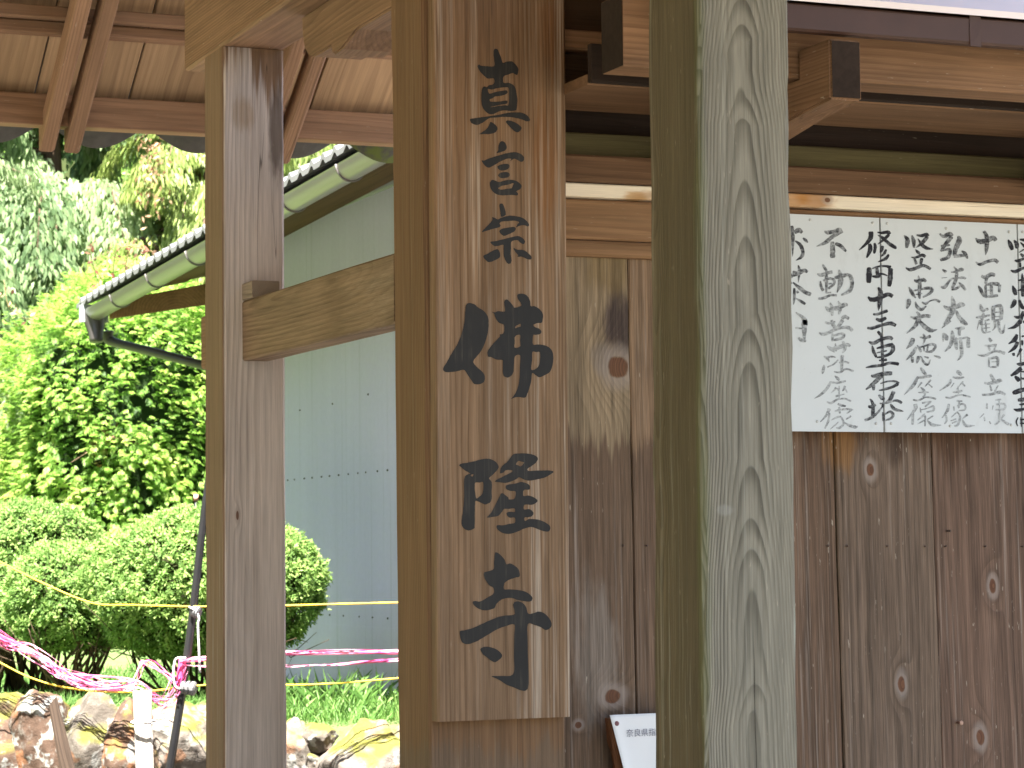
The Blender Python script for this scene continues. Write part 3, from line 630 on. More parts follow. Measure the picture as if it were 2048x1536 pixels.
# ------------------------------------------------------------------ brush lettering on the name board (outlines in crops of the photo: scale, x0, y0)
BIG = [
 (6.678, 870, 80, [
  [[(808,116),(838,128),(862,185),(885,240),(905,303),(960,288),(1020,284),(1050,300),(1095,350),(1115,395),(1108,440),(1095,468),(1070,457),(1040,442),(990,458),(917,488),(915,568),(985,572),(1045,600),(1078,650),(1090,720),(1102,800),(1095,890),(1085,935),(1045,945),(1000,948),(930,940),(850,955),(790,985),(740,992),(700,975),(660,935),(630,880),(620,800),(622,700),(635,645),(660,620),(692,630),(720,605),(785,585),(786,514),(710,517),(670,490),(610,430),(575,375),(568,345),(590,328),(620,345),(700,350),(790,345),(788,250),(782,170),(790,130)],
   [(708,655),(760,662),(840,642),(950,632),(984,645),(990,740),(982,868),(940,872),(850,880),(750,898),(760,888),(860,868),(955,850),(968,825),(960,808),(880,818),(790,825),(738,820),(732,790),(770,780),(800,755),(880,745),(955,720),(968,690),(950,672),(880,680),(790,700),(725,715)]],
  [[(468,1058),(520,1045),(600,1035),(720,1018),(850,1000),(980,972),(1110,966),(1180,978),(1235,1010),(1268,1055),(1262,1082),(1215,1085),(1180,1068),(1100,1045),(1000,1030),(900,1028),(820,1035),(740,1040),(700,1060),(660,1090),(610,1118),(560,1135),(510,1122),(480,1100)]],
  [[(742,1095),(790,1118),(825,1155),(835,1185),(815,1225),(780,1245),(720,1258),(660,1255),(595,1258),(640,1225),(690,1185),(720,1140)]],
  [[(962,1075),(1010,1078),(1080,1105),(1135,1145),(1157,1175),(1145,1205),(1110,1232),(1070,1222),(1020,1180),(980,1135),(950,1100)]]]),
 (5.689, 870, 270, [
  [[(762,70),(795,85),(815,125),(815,155),(790,180),(760,192),(700,205),(720,170),(722,130),(735,90)]],
  [[(530,288),(560,290),(620,265),(700,240),(800,212),(880,196),(940,200),(990,225),(1015,260),(1005,295),(975,305),(940,285),(900,270),(855,298),(868,272),(830,268),(780,285),(720,315),(660,350),(615,372),(575,355),(545,320)]],
  [[(710,362),(730,345),(780,330),(830,330),(848,350),(838,380),(800,400),(755,405),(725,390)]],
  [[(718,462),(740,432),(790,422),(830,425),(850,445),(840,475),(800,490),(750,490)]],
  [[(650,512),(690,520),(730,535),(800,515),(870,510),(930,525),(975,560),(985,585),(970,615),(925,640),(945,665),(935,688),(900,685),(850,682),(780,688),(710,678),(660,645),(632,600),(625,545)],
   [(720,605),(760,580),(820,568),(890,548),(885,580),(870,605),(820,612),(750,622)]]]),
 (5.689, 870, 270, [
  [[(752,780),(775,790),(798,850),(805,890),(800,915),(755,930),(745,880),(733,800)]],
  [[(650,935),(685,945),(715,960),(770,935),(850,918),(930,925),(1000,945),(1050,985),(1070,1020),(1060,1040),(1020,1028),(970,1030),(920,1052),(940,1015),(955,990),(900,975),(830,980),(760,985),(735,1005),(745,1030),(730,1050),(670,1065),(620,1080),(535,1103),(570,1060),(620,1010),(655,965)]],
  [[(738,1085),(770,1065),(840,1052),(895,1045),(920,1065),(905,1095),(860,1120),(790,1148),(755,1130),(735,1105)]],
  [[(632,1215),(700,1205),(780,1185),(860,1165),(940,1150),(985,1165),(1022,1200),(1020,1230),(1000,1240),(965,1220),(935,1195),(870,1215),(865,1290),(862,1360),(872,1430),(850,1465),(815,1450),(785,1380),(780,1300),(778,1250),(720,1262),(680,1265),(645,1240)]],
  [[(550,1380),(600,1350),(660,1315),(715,1300),(740,1345),(740,1385),(700,1415),(620,1447),(580,1425)]],
  [[(895,1285),(940,1305),(1010,1310),(1060,1345),(1098,1385),(1090,1415),(1050,1412),(990,1385),(940,1385),(945,1365),(910,1325)]]]),
 (5.689, 870, 570, [
  [[(385,205),(450,220),(490,255),(550,290),(595,345),(610,410),(605,520),(575,640),(525,750),(470,820),(435,875),(480,935),(550,1000),(568,1055),(555,1105),(500,1130),(445,1125),(415,1085),(370,1020),(330,965),(260,980),(190,990),(120,990),(92,955),(130,885),(190,780),(250,680),(300,560),(335,420),(345,300),(350,235)]],
  [[(820,165),(855,195),(895,245),(905,258),(975,240),(978,210),(940,150),(940,110),(985,98),(1040,115),(1080,175),(1090,240),(1130,240),(1190,275),(1228,330),(1225,400),(1210,430),(1160,435),(1122,455),(1140,480),(1190,500),(1212,535),(1190,560),(1140,568),(1117,572),(1115,675),(1180,675),(1260,690),(1315,725),(1345,790),(1340,900),(1310,985),(1250,1025),(1185,1050),(1145,1025),(1105,1005),(1090,1120),(1050,1240),(1025,1282),(960,1275),(915,1278),(865,1297),(905,1250),(945,1160),(962,1050),(968,900),(968,800),(910,812),(900,900),(890,1000),(850,1045),(815,1052),(775,1020),(772,900),(768,855),(700,848),(640,820),(605,815),(600,755),(650,680),(735,590),(735,565),(780,545),(785,455),(730,430),(690,375),(672,325),(640,303),(680,312),(720,297),(795,300),(788,220),(795,175)],
   [(918,470),(950,450),(972,442),(973,472),(945,480),(915,492)], [(912,585),(968,568),(968,640),(968,700),(905,712),(908,650)], [(1110,762),(1150,764),(1195,768),(1190,880),(1160,945),(1098,965),(1105,850)]]]),
 (6.981, 870, 880, [
  [[(340,350),(380,328),(450,318),(560,295),(650,270),(740,260),(820,285),(870,330),(890,380),(860,430),(800,490),(755,535),(785,575),(797,630),(790,720),(795,800),(775,865),(735,890),(695,900),(640,875),(580,850),(562,870),(558,1000),(556,1200),(540,1240),(470,1263),(410,1240),(375,1190),(372,1120),(390,1000),(405,850),(408,700),(405,580),(420,510),(455,480),(478,474),(492,466),(420,425),(365,380)],
   [(560,600),(620,594),(670,590),(675,680),(660,750),(620,790),(575,812),(558,700)], [(500,486),(540,476),(518,512)]],
  [[(1085,205),(1150,188),(1270,188),(1370,205),(1430,240),(1432,280),(1400,325),(1340,370),(1290,405),(1310,432),(1400,428),(1520,425),(1600,425),(1655,442),(1610,480),(1540,520),(1430,550),(1310,568),(1240,550),(1175,520),(1130,550),(1060,580),(980,600),(900,590),(835,578),(890,540),(960,505),(1040,465),(1085,432),(1040,418),(985,425),(955,455),(910,465),(912,420),(930,375),(985,325),(1030,280)],
   [(1165,293),(1205,302),(1245,312),(1225,345),(1195,368),(1160,352),(1130,338)]],
  [[(930,742),(990,775),(1025,805),(1030,828),(1110,820),(1125,720),(1060,712),(1000,690),(988,650),(1020,622),(1100,612),(1170,595),(1205,585),(1280,605),(1325,640),(1318,690),(1240,700),(1235,780),(1300,775),(1370,795),(1430,840),(1410,880),(1350,905),(1250,905),(1245,970),(1320,965),(1375,1015),(1355,1060),(1300,1080),(1250,1082),(1255,1130),(1310,1105),(1400,1105),(1500,1130),(1590,1185),(1612,1230),(1595,1268),(1560,1280),(1480,1262),(1400,1230),(1340,1215),(1250,1235),(1150,1280),(1040,1310),(950,1300),(890,1265),(860,1225),(870,1190),(950,1190),(1040,1170),(1115,1155),(1115,1085),(1050,1085),(1010,1060),(1000,1020),(1050,1000),(1110,1005),(1110,955),(1030,962),(965,965),(930,1010),(880,1060),(800,1075),(725,1082),(780,1020),(830,930),(880,830)]]]),
 (4.956, 870, 1090, [
  [[(600,72),(640,90),(690,145),(708,190),(745,183),(790,205),(830,245),(840,310),(800,322),(735,345),(690,380),(685,438),(750,440),(850,450),(920,475),(965,520),(950,558),(890,558),(820,545),(760,525),(690,530),(640,555),(605,590),(590,625),(510,648),(440,635),(390,600),(373,565),(400,555),(450,560),(520,520),(580,480),(578,425),(540,400),(500,345),(482,280),(520,262),(580,240),(585,180),(592,110)]],
  [[(248,855),(290,845),(370,825),(460,785),(560,740),(660,705),(780,690),(790,660),(775,600),(785,570),(820,557),(870,575),(905,620),(925,680),(980,675),(1025,660),(1080,675),(1135,730),(1157,785),(1140,825),(1095,843),(1050,815),(990,795),(920,785),(918,950),(925,1200),(928,1380),(905,1440),(850,1440),(790,1415),(710,1385),(650,1345),(610,1325),(560,1300),(650,1298),(775,1280),(782,1100),(785,900),(788,790),(700,805),(620,835),(540,880),(450,935),(390,965),(320,983),(270,965),(250,910)]],
  [[(450,1030),(500,1008),(560,1015),(620,1040),(662,1085),(655,1120),(600,1160),(560,1148),(510,1110),(475,1080)]]]),
]
ik = N('black_ink_on_wood', 0.6, 0.3)
fib = ik.noise(ik.vmul(ik.obj, (160, 160, 4)), 1, 3, 0.7); bl = ik.noise(ik.vmul(ik.obj, (30, 30, 12)), 1, 3)
thin = ik.math('MULTIPLY', ik.step(fib, 0.5, 0.74), ik.step(bl, 0.4, 0.62))
c = ik.mix(bl, (0.010, 0.010, 0.011), (0.026, 0.024, 0.022))
ik.bump(fib, 0.25, 0.001)
INK = ik.color(ik.mix(ik.math('MULTIPLY', thin, 0.55), c, (0.10, 0.085, 0.065)))
smw = Matrix(sign.matrix_basis); smi = smw.inverted()
off = 0
for sc, ox, oy, strokes in BIG:
    vs, fs = [], []
    for st in strokes:
        off += 1
        loops = []
        for lp in st:
            c = catmull(lp, 4)
            pts = []
            for k, p in enumerate(c):
                px, py = ox + p[0] / sc, oy + p[1] / sc
                j = 0.45 * mnoise.noise(Vector((px * 0.6, py * 0.6, 1.0))) + 0.25 * mnoise.noise(Vector((px * 2, py * 2, 5.0)))
                q = onY(px + j, py + 0.7 * j, 4.3992 - 0.00004 * (off % 5))
                pts.append(q)
            loops.append(pts)
        tri = tessellate_polygon([[Vector((p.x, p.z, 0)) for p in l] for l in loops])
        flat = [p for l in loops for p in l]
        b = len(vs); vs += [smi @ p for p in flat]; fs += [tuple(b + i for i in t) for t in tri]
    me = mesh('brush_character', vs, fs)
    bm = bmesh.new(); bm.from_mesh(me); bmesh.ops.recalc_face_normals(bm, faces=bm.faces)
    for f_ in bm.faces:
        if (smw.to_3x3() @ f_.normal).y > 0: f_.normal_flip()
    bm.to_mesh(me); bm.free()
    link('brush_character', me, INK, sign, smw)

# ------------------------------------------------------------------ white notice boards with brush writing
KA, KB, KC, KD = (6.983, 1575, 430), (6.679, 1575, 640), (6.981, 1790, 430), (6.678, 1790, 640)
# column: ink strength, strokes "x,y,width ..." per crop
SMALL = [
 (0, 0.72, KA, "60,150,40 75,300,45 70,580,10;100,250,50 160,210,60 205,250,40;215,320,15 250,350,40 285,385,15;105,360,20 180,420,45 215,520,45 190,590,40 115,635,8|150,700,15 165,780,40 150,945,8;70,820,70 140,815,60 230,775,50 280,800,35;75,940,15 160,1010,45 250,1080,50 330,1110,50;95,1020,30 95,1150,35 85,1250,10;130,1060,30 150,1090,35;120,1165,10 180,1200,35 250,1245,35;-40,250,30 20,300,50 60,310,40|-60,850,40 10,860,60 70,840,60;0,980,10 60,940,40"),
 (0, 0.5, KA, "115,1360,15 200,1420,40 245,1480,60 250,1536,60;-40,1380,10 -30,1536,40"), (0, 0.5, KB, "230,-5,60 225,120,60 225,260,30;105,105,25 200,115,20;145,235,25 190,270,45 250,280,30"),
 (0, 0.68, KA, "515,225,15 560,245,50 660,230,50 720,210,60 750,260,60;720,240,60 620,310,50 520,390,45 405,437,8;625,370,45 630,480,65 630,600,60;665,400,40 740,430,50 820,510,30"),
 (0, 0.6, KA, "490,690,20 520,740,35 550,785,25;415,820,15 470,840,45 560,810,40 630,795,45;545,780,35 545,960,40 540,1100,20;460,920,20 470,1000,35 500,1060,40;500,920,25 560,890,30 640,900,35 650,960,35 570,1030,30;570,965,20 620,955,20;530,1090,15 610,1080,20;430,1170,30 520,1155,35 600,1120,30 690,1125,30;715,765,20 745,850,60 735,970,55 690,1085,10;660,880,40 770,850,50 850,835,40 890,880,50 905,970,40 870,1060,45 750,1120,20"),
 (0, 0.5, KA, "530,1275,20 570,1320,50 610,1340,40;600,1310,50 700,1300,55 810,1250,50 835,1275,10;595,1225,15 620,1290,40 625,1410,30;705,1200,15 740,1280,45 720,1390,25;760,1450,40 800,1420,45 860,1450,40"),
 (0, 0.45, KB, "500,30,25 560,45,30 640,20,20;590,0,30 610,60,45 640,110,40;740,0,50 690,70,40 620,140,30;420,170,15 470,190,40 560,165,40 640,125,40 740,100,35 820,105,45 870,145,40;600,180,30 605,285,30;620,210,25 700,185,30 755,195,35 730,240,35 620,270,30"),
 (0, 0.45, KB, "530,350,15 570,380,45 630,430,15;600,390,50 700,360,55 800,330,45 835,355,25;640,310,15 650,420,25;740,285,30 770,370,45 735,440,15;485,485,15 530,510,35 560,560,15;530,500,25 600,490,25 645,500,15;490,600,15 480,660,40 465,720,15;680,530,20 620,590,20 530,630,15;735,470,40 725,560,40 725,690,30;690,570,20 770,560,25 825,575,25;620,690,15 700,700,25 780,655,25 885,685,25"),
 (0, 0.45, KB, "630,745,10 670,780,40 690,810,20;575,830,25 660,840,30 780,815,25;580,820,25 530,910,35 440,1000,30 355,1050,6;650,900,30 620,940,20 580,975,8;650,910,20 690,940,25;770,880,30 750,930,25 730,950,8;770,920,20 800,970,15;640,1020,30 700,1005,20 760,990,15;525,1090,15 580,1110,30 660,1065,25 760,1050,20 850,1085,25;690,880,15 690,1060,15"),
 (0, 0.45, KB, "560,1180,45 520,1270,30 435,1365,10;560,1240,25 545,1350,30 500,1450,20;670,1120,25 720,1140,30 780,1150,20;630,1220,20 700,1200,25 800,1190,25 880,1200,15;690,1160,25 700,1250,25;860,1200,25 790,1250,15;580,1340,10 660,1300,25 720,1290,20;720,1300,25 750,1380,25 700,1440,30 650,1440,15;570,1460,6 640,1400,18 680,1360,12;850,1280,25 780,1330,15;760,1370,15 830,1410,35 910,1430,35 940,1415,8"),
 (1, 0.95, KA, "1165,230,60 1160,320,60 1090,410,40 1000,490,15;1145,400,40 1155,480,60 1105,600,20;1215,390,25 1225,450,45 1210,540,25;1255,240,15 1320,250,35 1400,240,45 1430,270,40;1420,270,40 1350,340,35 1260,410,10;1260,280,10 1330,320,40 1420,400,45 1500,450,45 1525,455,30;1330,430,40 1310,500,40 1290,520,10;1380,480,25 1350,540,35 1305,580,10;1415,550,30 1370,610,40 1265,655,10"),
 (1, 0.92, KA, "1140,730,50 1140,830,70 1135,950,55;1180,750,15 1270,720,25 1380,715,30 1440,740,60;1440,740,60 1435,880,65 1420,1000,45;1245,720,30 1255,800,45 1250,860,30;1180,855,20 1260,860,45 1310,820,30 1400,850,15"),
 (1, 0.95, KA, "1125,1140,20 1170,1180,55 1260,1170,60 1400,1110,50 1470,1140,50;1265,1010,25 1300,1080,60 1290,1200,65 1270,1335,10"),
 (1, 0.85, KA, "1195,1385,25 1260,1385,35 1400,1335,40;1235,1450,30 1300,1470,50 1380,1435,35"), (1, 0.85, KB, "1065,105,30 1130,110,40 1240,75,35 1370,45,45 1450,75,40"),
 (1, 0.85, KB, "1205,150,30 1245,200,45;1085,290,20 1150,310,45 1250,260,40 1360,235,45 1405,260,35;1250,190,30 1265,350,40 1270,600,35;1130,340,15 1150,420,40 1190,500,30;1190,380,20 1300,350,35 1390,335,50 1410,390,50 1370,450,40 1270,490,30 1190,500,20;1190,440,15 1330,410,20;1220,540,20 1330,530,35;1045,635,12 1130,620,35 1260,605,35 1370,575,35 1490,590,40"),
 (1, 0.78, KB, "1115,740,20 1160,750,45 1270,720,50 1400,710,50;1260,740,50 1180,820,50 1110,880,40 1045,930,15;1150,870,50 1150,940,30;1240,850,15 1340,820,20 1440,820,25 1490,850,30;1480,850,40 1400,895,35 1280,930,25 1220,940,12"),
 (1, 0.75, KB, "1100,1050,15 1140,1120,40 1140,1250,45 1130,1300,30;1075,1150,25 1120,1160,45 1180,1130,30;1030,1340,30 1130,1300,35 1220,1220,25 1270,1150,12;1215,1000,20 1260,1040,50 1300,1060,30;1420,950,50 1370,1060,45 1310,1110,20;1230,1115,20 1320,1110,20 1450,1075,30 1530,1110,35;1375,1120,20 1430,1190,45 1550,1220,10;1285,1100,45 1265,1170,20;1280,1230,30 1285,1350,35;1300,1260,20 1370,1225,30 1410,1260,40 1390,1310,30 1310,1340,20"),
 (1, 0.8, KC, "125,285,15 175,350,60 160,460,40;235,285,20 260,360,50 265,460,25;300,280,20 370,290,40 440,270,40 465,300,35;455,300,45 380,390,45 290,460,8;320,330,12 380,420,45 450,465,40 535,475,6;285,480,10 320,520,40 350,540,30;225,590,10 300,590,30 380,560,40 425,585,35;270,600,25 300,690,40;375,600,40 360,690,35;150,735,15 210,765,40 300,740,45 400,705,40 500,755,35"),
 (1, 0.68, KC, "325,845,15 345,950,45 340,1100,40 345,1170,20;265,905,15 310,925,45 400,905,45 430,935,30;195,1005,15 240,1090,45 290,1160,15;250,1060,20 350,1040,25 460,1020,40 520,1040,40 490,1090,35 390,1150,20;290,1110,15 380,1095,12;190,1170,40 195,1230,55 165,1310,20;285,1210,15 310,1280,40 370,1320,40 440,1270,15;375,1215,15 430,1240,30 490,1200,15 570,1185,25 630,1215,35"),
 (1, 0.6, KC, "220,1420,15 280,1440,40 400,1410,45 500,1415,40;300,1350,25 340,1400,40 340,1480,45"), (1, 0.6, KD, "310,0,50 270,80,45 155,182,8;330,20,40 400,90,55 480,140,50 565,128,6"),
 (1, 0.6, KD, "240,240,50 220,310,55 150,385,10;285,360,30 240,440,45 145,540,10;230,490,40 235,570,35;375,185,20 400,240,30 375,330,15;330,230,15 400,240,30 480,215,40;295,335,12 330,390,35 350,430,20;310,370,20 420,340,25 510,325,35 540,360,35 490,420,30 400,425,15;385,350,20 390,420,20;440,345,20 430,420,20;310,480,30 310,520,40 290,580,15;340,480,15 390,570,30 440,595,25 475,530,10;390,490,12 450,505,25;520,475,10 590,500,30 605,515,8"),
 (1, 0.5, KD, "340,635,20 380,690,45 420,740,25;290,770,30 360,765,35 490,745,30;300,770,35 240,880,40 120,1000,6;360,830,25 300,910,8;480,800,25 400,890,10;440,850,12 500,900,18;340,895,10 380,935,35 400,1000,25 370,1030,20;310,970,15 450,965,20;240,1065,20 310,1075,25 420,1030,20 550,1055,25"),
 (1, 0.48, KD, "270,1120,50 270,1190,40 160,1335,10;240,1230,35 235,1400,30;360,1110,25 430,1095,20 490,1090,20;480,1090,25 400,1160,20;335,1170,12 345,1240,20;350,1200,15 430,1180,15 510,1150,25 510,1210,25 420,1230,15;400,1250,20 300,1340,15;330,1320,15 400,1280,25 400,1420,20;300,1390,10 390,1340,20;510,1280,20 430,1330,15;430,1340,15 500,1400,40 620,1405,6"),
 (1, 0.7, KC, "625,260,20 680,300,45 760,265,55 795,300,50;795,300,55 720,390,50 640,510,30;640,430,25 770,420,25;650,500,20 740,480,35 770,500,45 740,590,50 630,630,35;880,295,25 900,350,65 850,470,60 825,570,45;820,575,45 900,570,40 980,560,40;930,500,15 980,540,45 1015,610,20"),
 (1, 0.58, KC, "660,760,20 720,800,45;650,880,12 730,870,8;640,1000,20 690,1010,45 760,920,30 800,890,12;820,720,15 860,780,35 850,900,45 800,1020,35;780,800,15 850,790,30 930,760,45 945,785,25;780,890,20 870,880,25 960,875,35 985,895,25;790,1040,30 860,1025,35 910,990,25;890,940,12 940,990,40 990,1050,30"),
 (1, 0.52, KC, "680,1265,20 740,1305,50 840,1290,50 930,1250,60 965,1275,40;795,1130,10 820,1240,60 800,1360,60 740,1460,50 690,1536,35;850,1330,30 900,1430,50 980,1510,50 1015,1530,20"), (1, 0.52, KD, "740,5,40 690,50,30 625,110,8;880,10,50 960,60,40"),
 (1, 0.5, KD, "640,175,20 680,220,55 690,275,40;640,200,15 645,290,15;760,140,20 770,220,50 740,340,45 665,425,10;800,110,12 870,115,40 930,105,30;860,120,40 860,210,35;810,230,30 815,330,45 825,400,25;800,260,15 880,250,20 960,235,25 995,260,35;980,250,40 980,370,50;870,230,35 885,350,45 890,470,35 830,545,6"),
 (1, 0.45, KD, "820,690,30 850,700,50 890,740,30;770,765,20 850,775,30 925,765,20;750,790,25 720,860,30 595,945,8;790,840,15 740,910,8;910,820,20 850,890,12 820,930,15;900,850,25 940,885,15;770,965,15 830,960,30 900,945,25;840,880,15 850,1000,15;670,1030,15 740,1040,25 870,1000,20 1010,1030,20"),
 (1, 0.45, KD, "720,1120,30 700,1210,35 625,1310,10;680,1270,25 690,1340,25 660,1390,15;820,1080,20 900,1085,20;860,1090,20 850,1180,20;785,1150,20 790,1210,20;830,1150,20 900,1120,25 940,1150,25 930,1200,20 850,1210,15;840,1220,20 750,1300,12;830,1230,15 870,1290,25 840,1400,30 790,1415,15;740,1350,10 820,1320,18;760,1380,15 830,1350,20;970,1260,30 900,1320,12;900,1330,15 950,1410,40 1070,1410,6"),
 (1, 0.75, KC, "1125,325,15 1180,370,60 1270,360,60 1370,320,60 1410,360,45;1240,225,40 1280,300,50 1280,450,55 1265,560,8"), (1, 0.7, KC, "1125,655,15 1190,690,40 1290,650,40 1390,630,45 1440,665,45"),
 (1, 0.62, KC, "1205,850,35 1260,870,50 1340,830,50 1400,840,45;1280,870,50 1265,960,35;1165,985,15 1200,1050,45 1240,1130,30 1290,1150,25;1260,975,25 1370,960,45 1460,970,50;1465,970,40 1455,1080,35;1265,980,30 1270,1140,35;1345,985,40 1350,1120,40;1290,1050,12 1350,1050,12;1290,1140,30 1440,1125,40"),
 (1, 0.52, KC, "1195,1245,15 1210,1310,50 1240,1360,25;1210,1340,30 1305,1310,35;1130,1430,20 1210,1425,35 1330,1395,25;1240,1370,35 1210,1470,35 1190,1536,25;1250,1480,15 1320,1460,25;1375,1270,45 1370,1470,50;1390,1280,30 1470,1270,45 1490,1350,45 1480,1460,40;1390,1360,15 1470,1355,15;1390,1420,15 1470,1415,15;1380,1475,30 1480,1465,30"),
 (1, 0.48, KD, "1130,0,20 1095,135,6;1160,10,25 1170,150,25 1220,175,20;1210,20,20 1220,170,20;1180,60,15 1270,50,12;1180,110,15 1270,100,12;1200,170,15 1280,155,12;1330,10,35 1340,90,25 1300,140,10;1385,10,35 1395,130,35 1440,165,35 1470,60,6"),
 (1, 0.48, KD, "1250,240,30 1290,290,40;1195,340,20 1270,345,30 1360,330,30;1250,360,25 1270,410,25;1345,345,25 1320,410,20;1100,465,10 1200,475,30 1340,415,30 1470,445,40;1255,500,25 1255,630,20;1260,520,25 1350,500,35 1375,530,35 1370,620,30;1290,560,15 1360,555,15;1270,630,20 1360,625,25"),
 (1, 0.45, KD, "1275,720,30 1310,790,45 1340,830,30;1190,840,25 1280,845,40 1400,810,50 1415,825,20;1270,870,20 1290,950,30;1380,870,15 1330,960,25;1160,1000,25 1270,995,30 1400,965,40 1475,1000,30"),
 (1, 0.38, KD, "1230,1110,20 1225,1190,25;1190,1250,15 1130,1310,8;1190,1290,20 1200,1350,15;1340,1070,20 1420,1060,20;1310,1140,12 1300,1200,10;1350,1130,25 1460,1120,25 1460,1190,25 1340,1200,20;1390,1060,15 1400,1250,15;1390,1240,20 1390,1350,25 1330,1400,20;1260,1350,12 1280,1390,15;1460,1260,30 1420,1320,15;1420,1330,20 1520,1395,40"),
 (2, 0.95, KC, "1580,345,20 1615,420,60 1640,490,40;1660,350,15 1700,410,55 1700,470,40;1740,340,20 1801,350,40 1840,360,40;1750,380,15 1801,430,35 1840,460,30;1801,480,25 1730,525,8;1750,540,20 1801,580,50;1670,635,15 1720,640,40 1801,610,30 1840,600,30;1745,660,30 1750,730,30;1615,770,15 1680,790,45 1801,740,35 1880,760,35|1775,815,15 1785,950,50 1785,1140,40;1720,915,15 1801,900,35 1860,890,35;1640,985,15 1670,1060,55 1690,1120,35;1710,1060,15 1801,1030,35 1860,1040,40;1680,1180,40 1660,1240,60 1615,1300,20;1735,1185,30 1780,1290,45 1850,1300,20|1660,1415,15 1720,1430,40 1801,1400,30 1860,1400,40;1790,1340,30 1750,1480,50 1700,1536,50;1790,1480,30 1870,1536,50"),
 (2, 0.95, KD, "1680,15,60 1600,90,40 1505,118,8|1630,190,30 1600,260,55 1515,320,10;1640,290,45 1600,370,45 1510,438,8;1580,440,35 1590,480,30;1690,380,40 1630,495,12;1700,270,30 1700,340,25;1690,220,20 1760,210,30|1625,585,15 1680,590,45 1780,570,30;1690,640,50 1620,700,50 1545,745,25;1600,750,30 1640,790,50 1660,820,35;1680,780,25 1760,790,25;1680,690,15 1760,690,25|1570,980,35 1620,960,60 1723,930,50 1800,930,40;1640,1070,40 1760,1060,50;1660,1130,20 1760,1120,30;1585,1190,15 1640,1205,40 1723,1190,35 1800,1190,40|1645,1300,15 1620,1360,20 1640,1420,15;1670,1330,20 1760,1330,20;1670,1380,20 1760,1380,20;1680,1300,15 1690,1430,15"),
]
YB = 4.578
wbz0, wbz1 = onY(1760, 864, YB).z, onY(1760, 436, YB).z
xs_ = [2.47, onY(1764.5, 650, YB).x, onY(2039.5, 650, YB).x, 3.42]
wb = N('white_painted_sheet', 0.55, 0.35)
wcol = wb.mix(wb.noise(wb.obj, 9, 4, 0.6), (0.67, 0.705, 0.715), (0.60, 0.635, 0.645))
fl = wb.step(wb.noise(wb.obj, 160, 2), 0.70, 0.78)
WCOLF = wb.mix(wb.math('MULTIPLY', fl, 0.25), wcol, (0.45, 0.45, 0.42))
sm_ = wb.math('MULTIPLY', wb.step(wb.noise(wb.vmul(wb.obj, (14, 14, 7)), 1, 5, 0.7), 0.55, 0.8), 0.45)
wb.color(wb.mix(sm_, WCOLF, (0.42, 0.44, 0.43)))
dk = N('brush_ink_dry', 0.7, 0.2)
ia = dk.attr('ink').outputs['Fac']
mt = dk.noise(dk.obj, 150, 4, 0.75); st_ = dk.noise(dk.vmul(dk.obj, (120, 120, 300)), 1, 3, 0.6)
lv = dk.math('ADD', ia, dk.math('ADD', dk.math('MULTIPLY', dk.math('SUBTRACT', mt, 0.5), 1.3), dk.math('MULTIPLY', dk.math('SUBTRACT', st_, 0.5), 0.7)))
dk.color(dk.mix(dk.step(lv, 0.05, 1.0), (0.56, 0.59, 0.60), (0.022, 0.022, 0.028)))
WB_LABEL = ['white notice board with grey brush columns, nearest the front pillar', 'white notice board of five brush columns between two others', 'white notice board with dark blue-black writing cut by the right frame edge']
SCREW = plain('screw_head', (0.5, 0.5, 0.48), 0.4, 0.5, var=0.2, scale=400)
wbs = []
for i in range(3):
    x0, x1 = xs_[i] + (0.0016 if i else 0), xs_[i + 1] - 0.0016
    o = beam_z('notice_board', x0, x1, YB, YB + 0.0055, wbz0, wbz1, wb.m, None, ch=0.0008, jit=0.0004, seg=8, seed=i)
    tag(o, WB_LABEL[i], 'notice board', 'white notice boards on the plank wall'); wbs.append(o)
    mi = o.matrix_basis.inverted()
    for bi, dens, (sc, ox, oy), txt in [(a_, b_, c_, t_) for a_, b_, c_, tt in SMALL for t_ in tt.split('|')]:
        if bi != i: continue
        vs, fs, ink = [], [], []
        for si, s in enumerate(txt.split(';')):
            P = [tuple(float(q) for q in p.split(',')) for p in s.split()]
            c = catmull([(p[0] / sc + ox, p[1] / sc + oy, p[2] / sc) for p in P], 5, False)
            b = len(vs); n = len(c); ly = YB - 0.0004 - 0.00003 * (si % 14)
            for k, (px, py, w_) in enumerate(c):
                a_, b_ = c[max(k - 1, 0)], c[min(k + 1, n - 1)]
                dx, dy = b_[0] - a_[0], b_[1] - a_[1]; L = math.hypot(dx, dy) or 1
                nx, ny = -dy / L, dx / L
                h = w_ * 0.56 * (1 + 0.2 * mnoise.noise(Vector((px * .5, py * .5, 2)))) * (0.75 if k in (0, n - 1) else 1)
                j1 = 0.3 * mnoise.noise(Vector((px, py, 9)))
                vs.append(onY(px + nx * (h + j1), py + ny * (h + j1), ly)); vs.append(onY(px - nx * (h - j1), py - ny * (h - j1), ly))
                ink += [dens * (1 + 0.35 * mnoise.noise(Vector((px * .12, py * .12, 4))))] * 2
            for k in range(n - 1): fs.append((b + 2 * k, b + 2 * k + 2, b + 2 * k + 3, b + 2 * k + 1))
        me = mesh('brush_character', [mi @ v for v in vs], fs)
        at = me.attributes.new('ink', 'FLOAT', 'POINT'); at.data.foreach_set('value', ink)
        link('brush_character', me, dk.m, o, Matrix(o.matrix_basis))
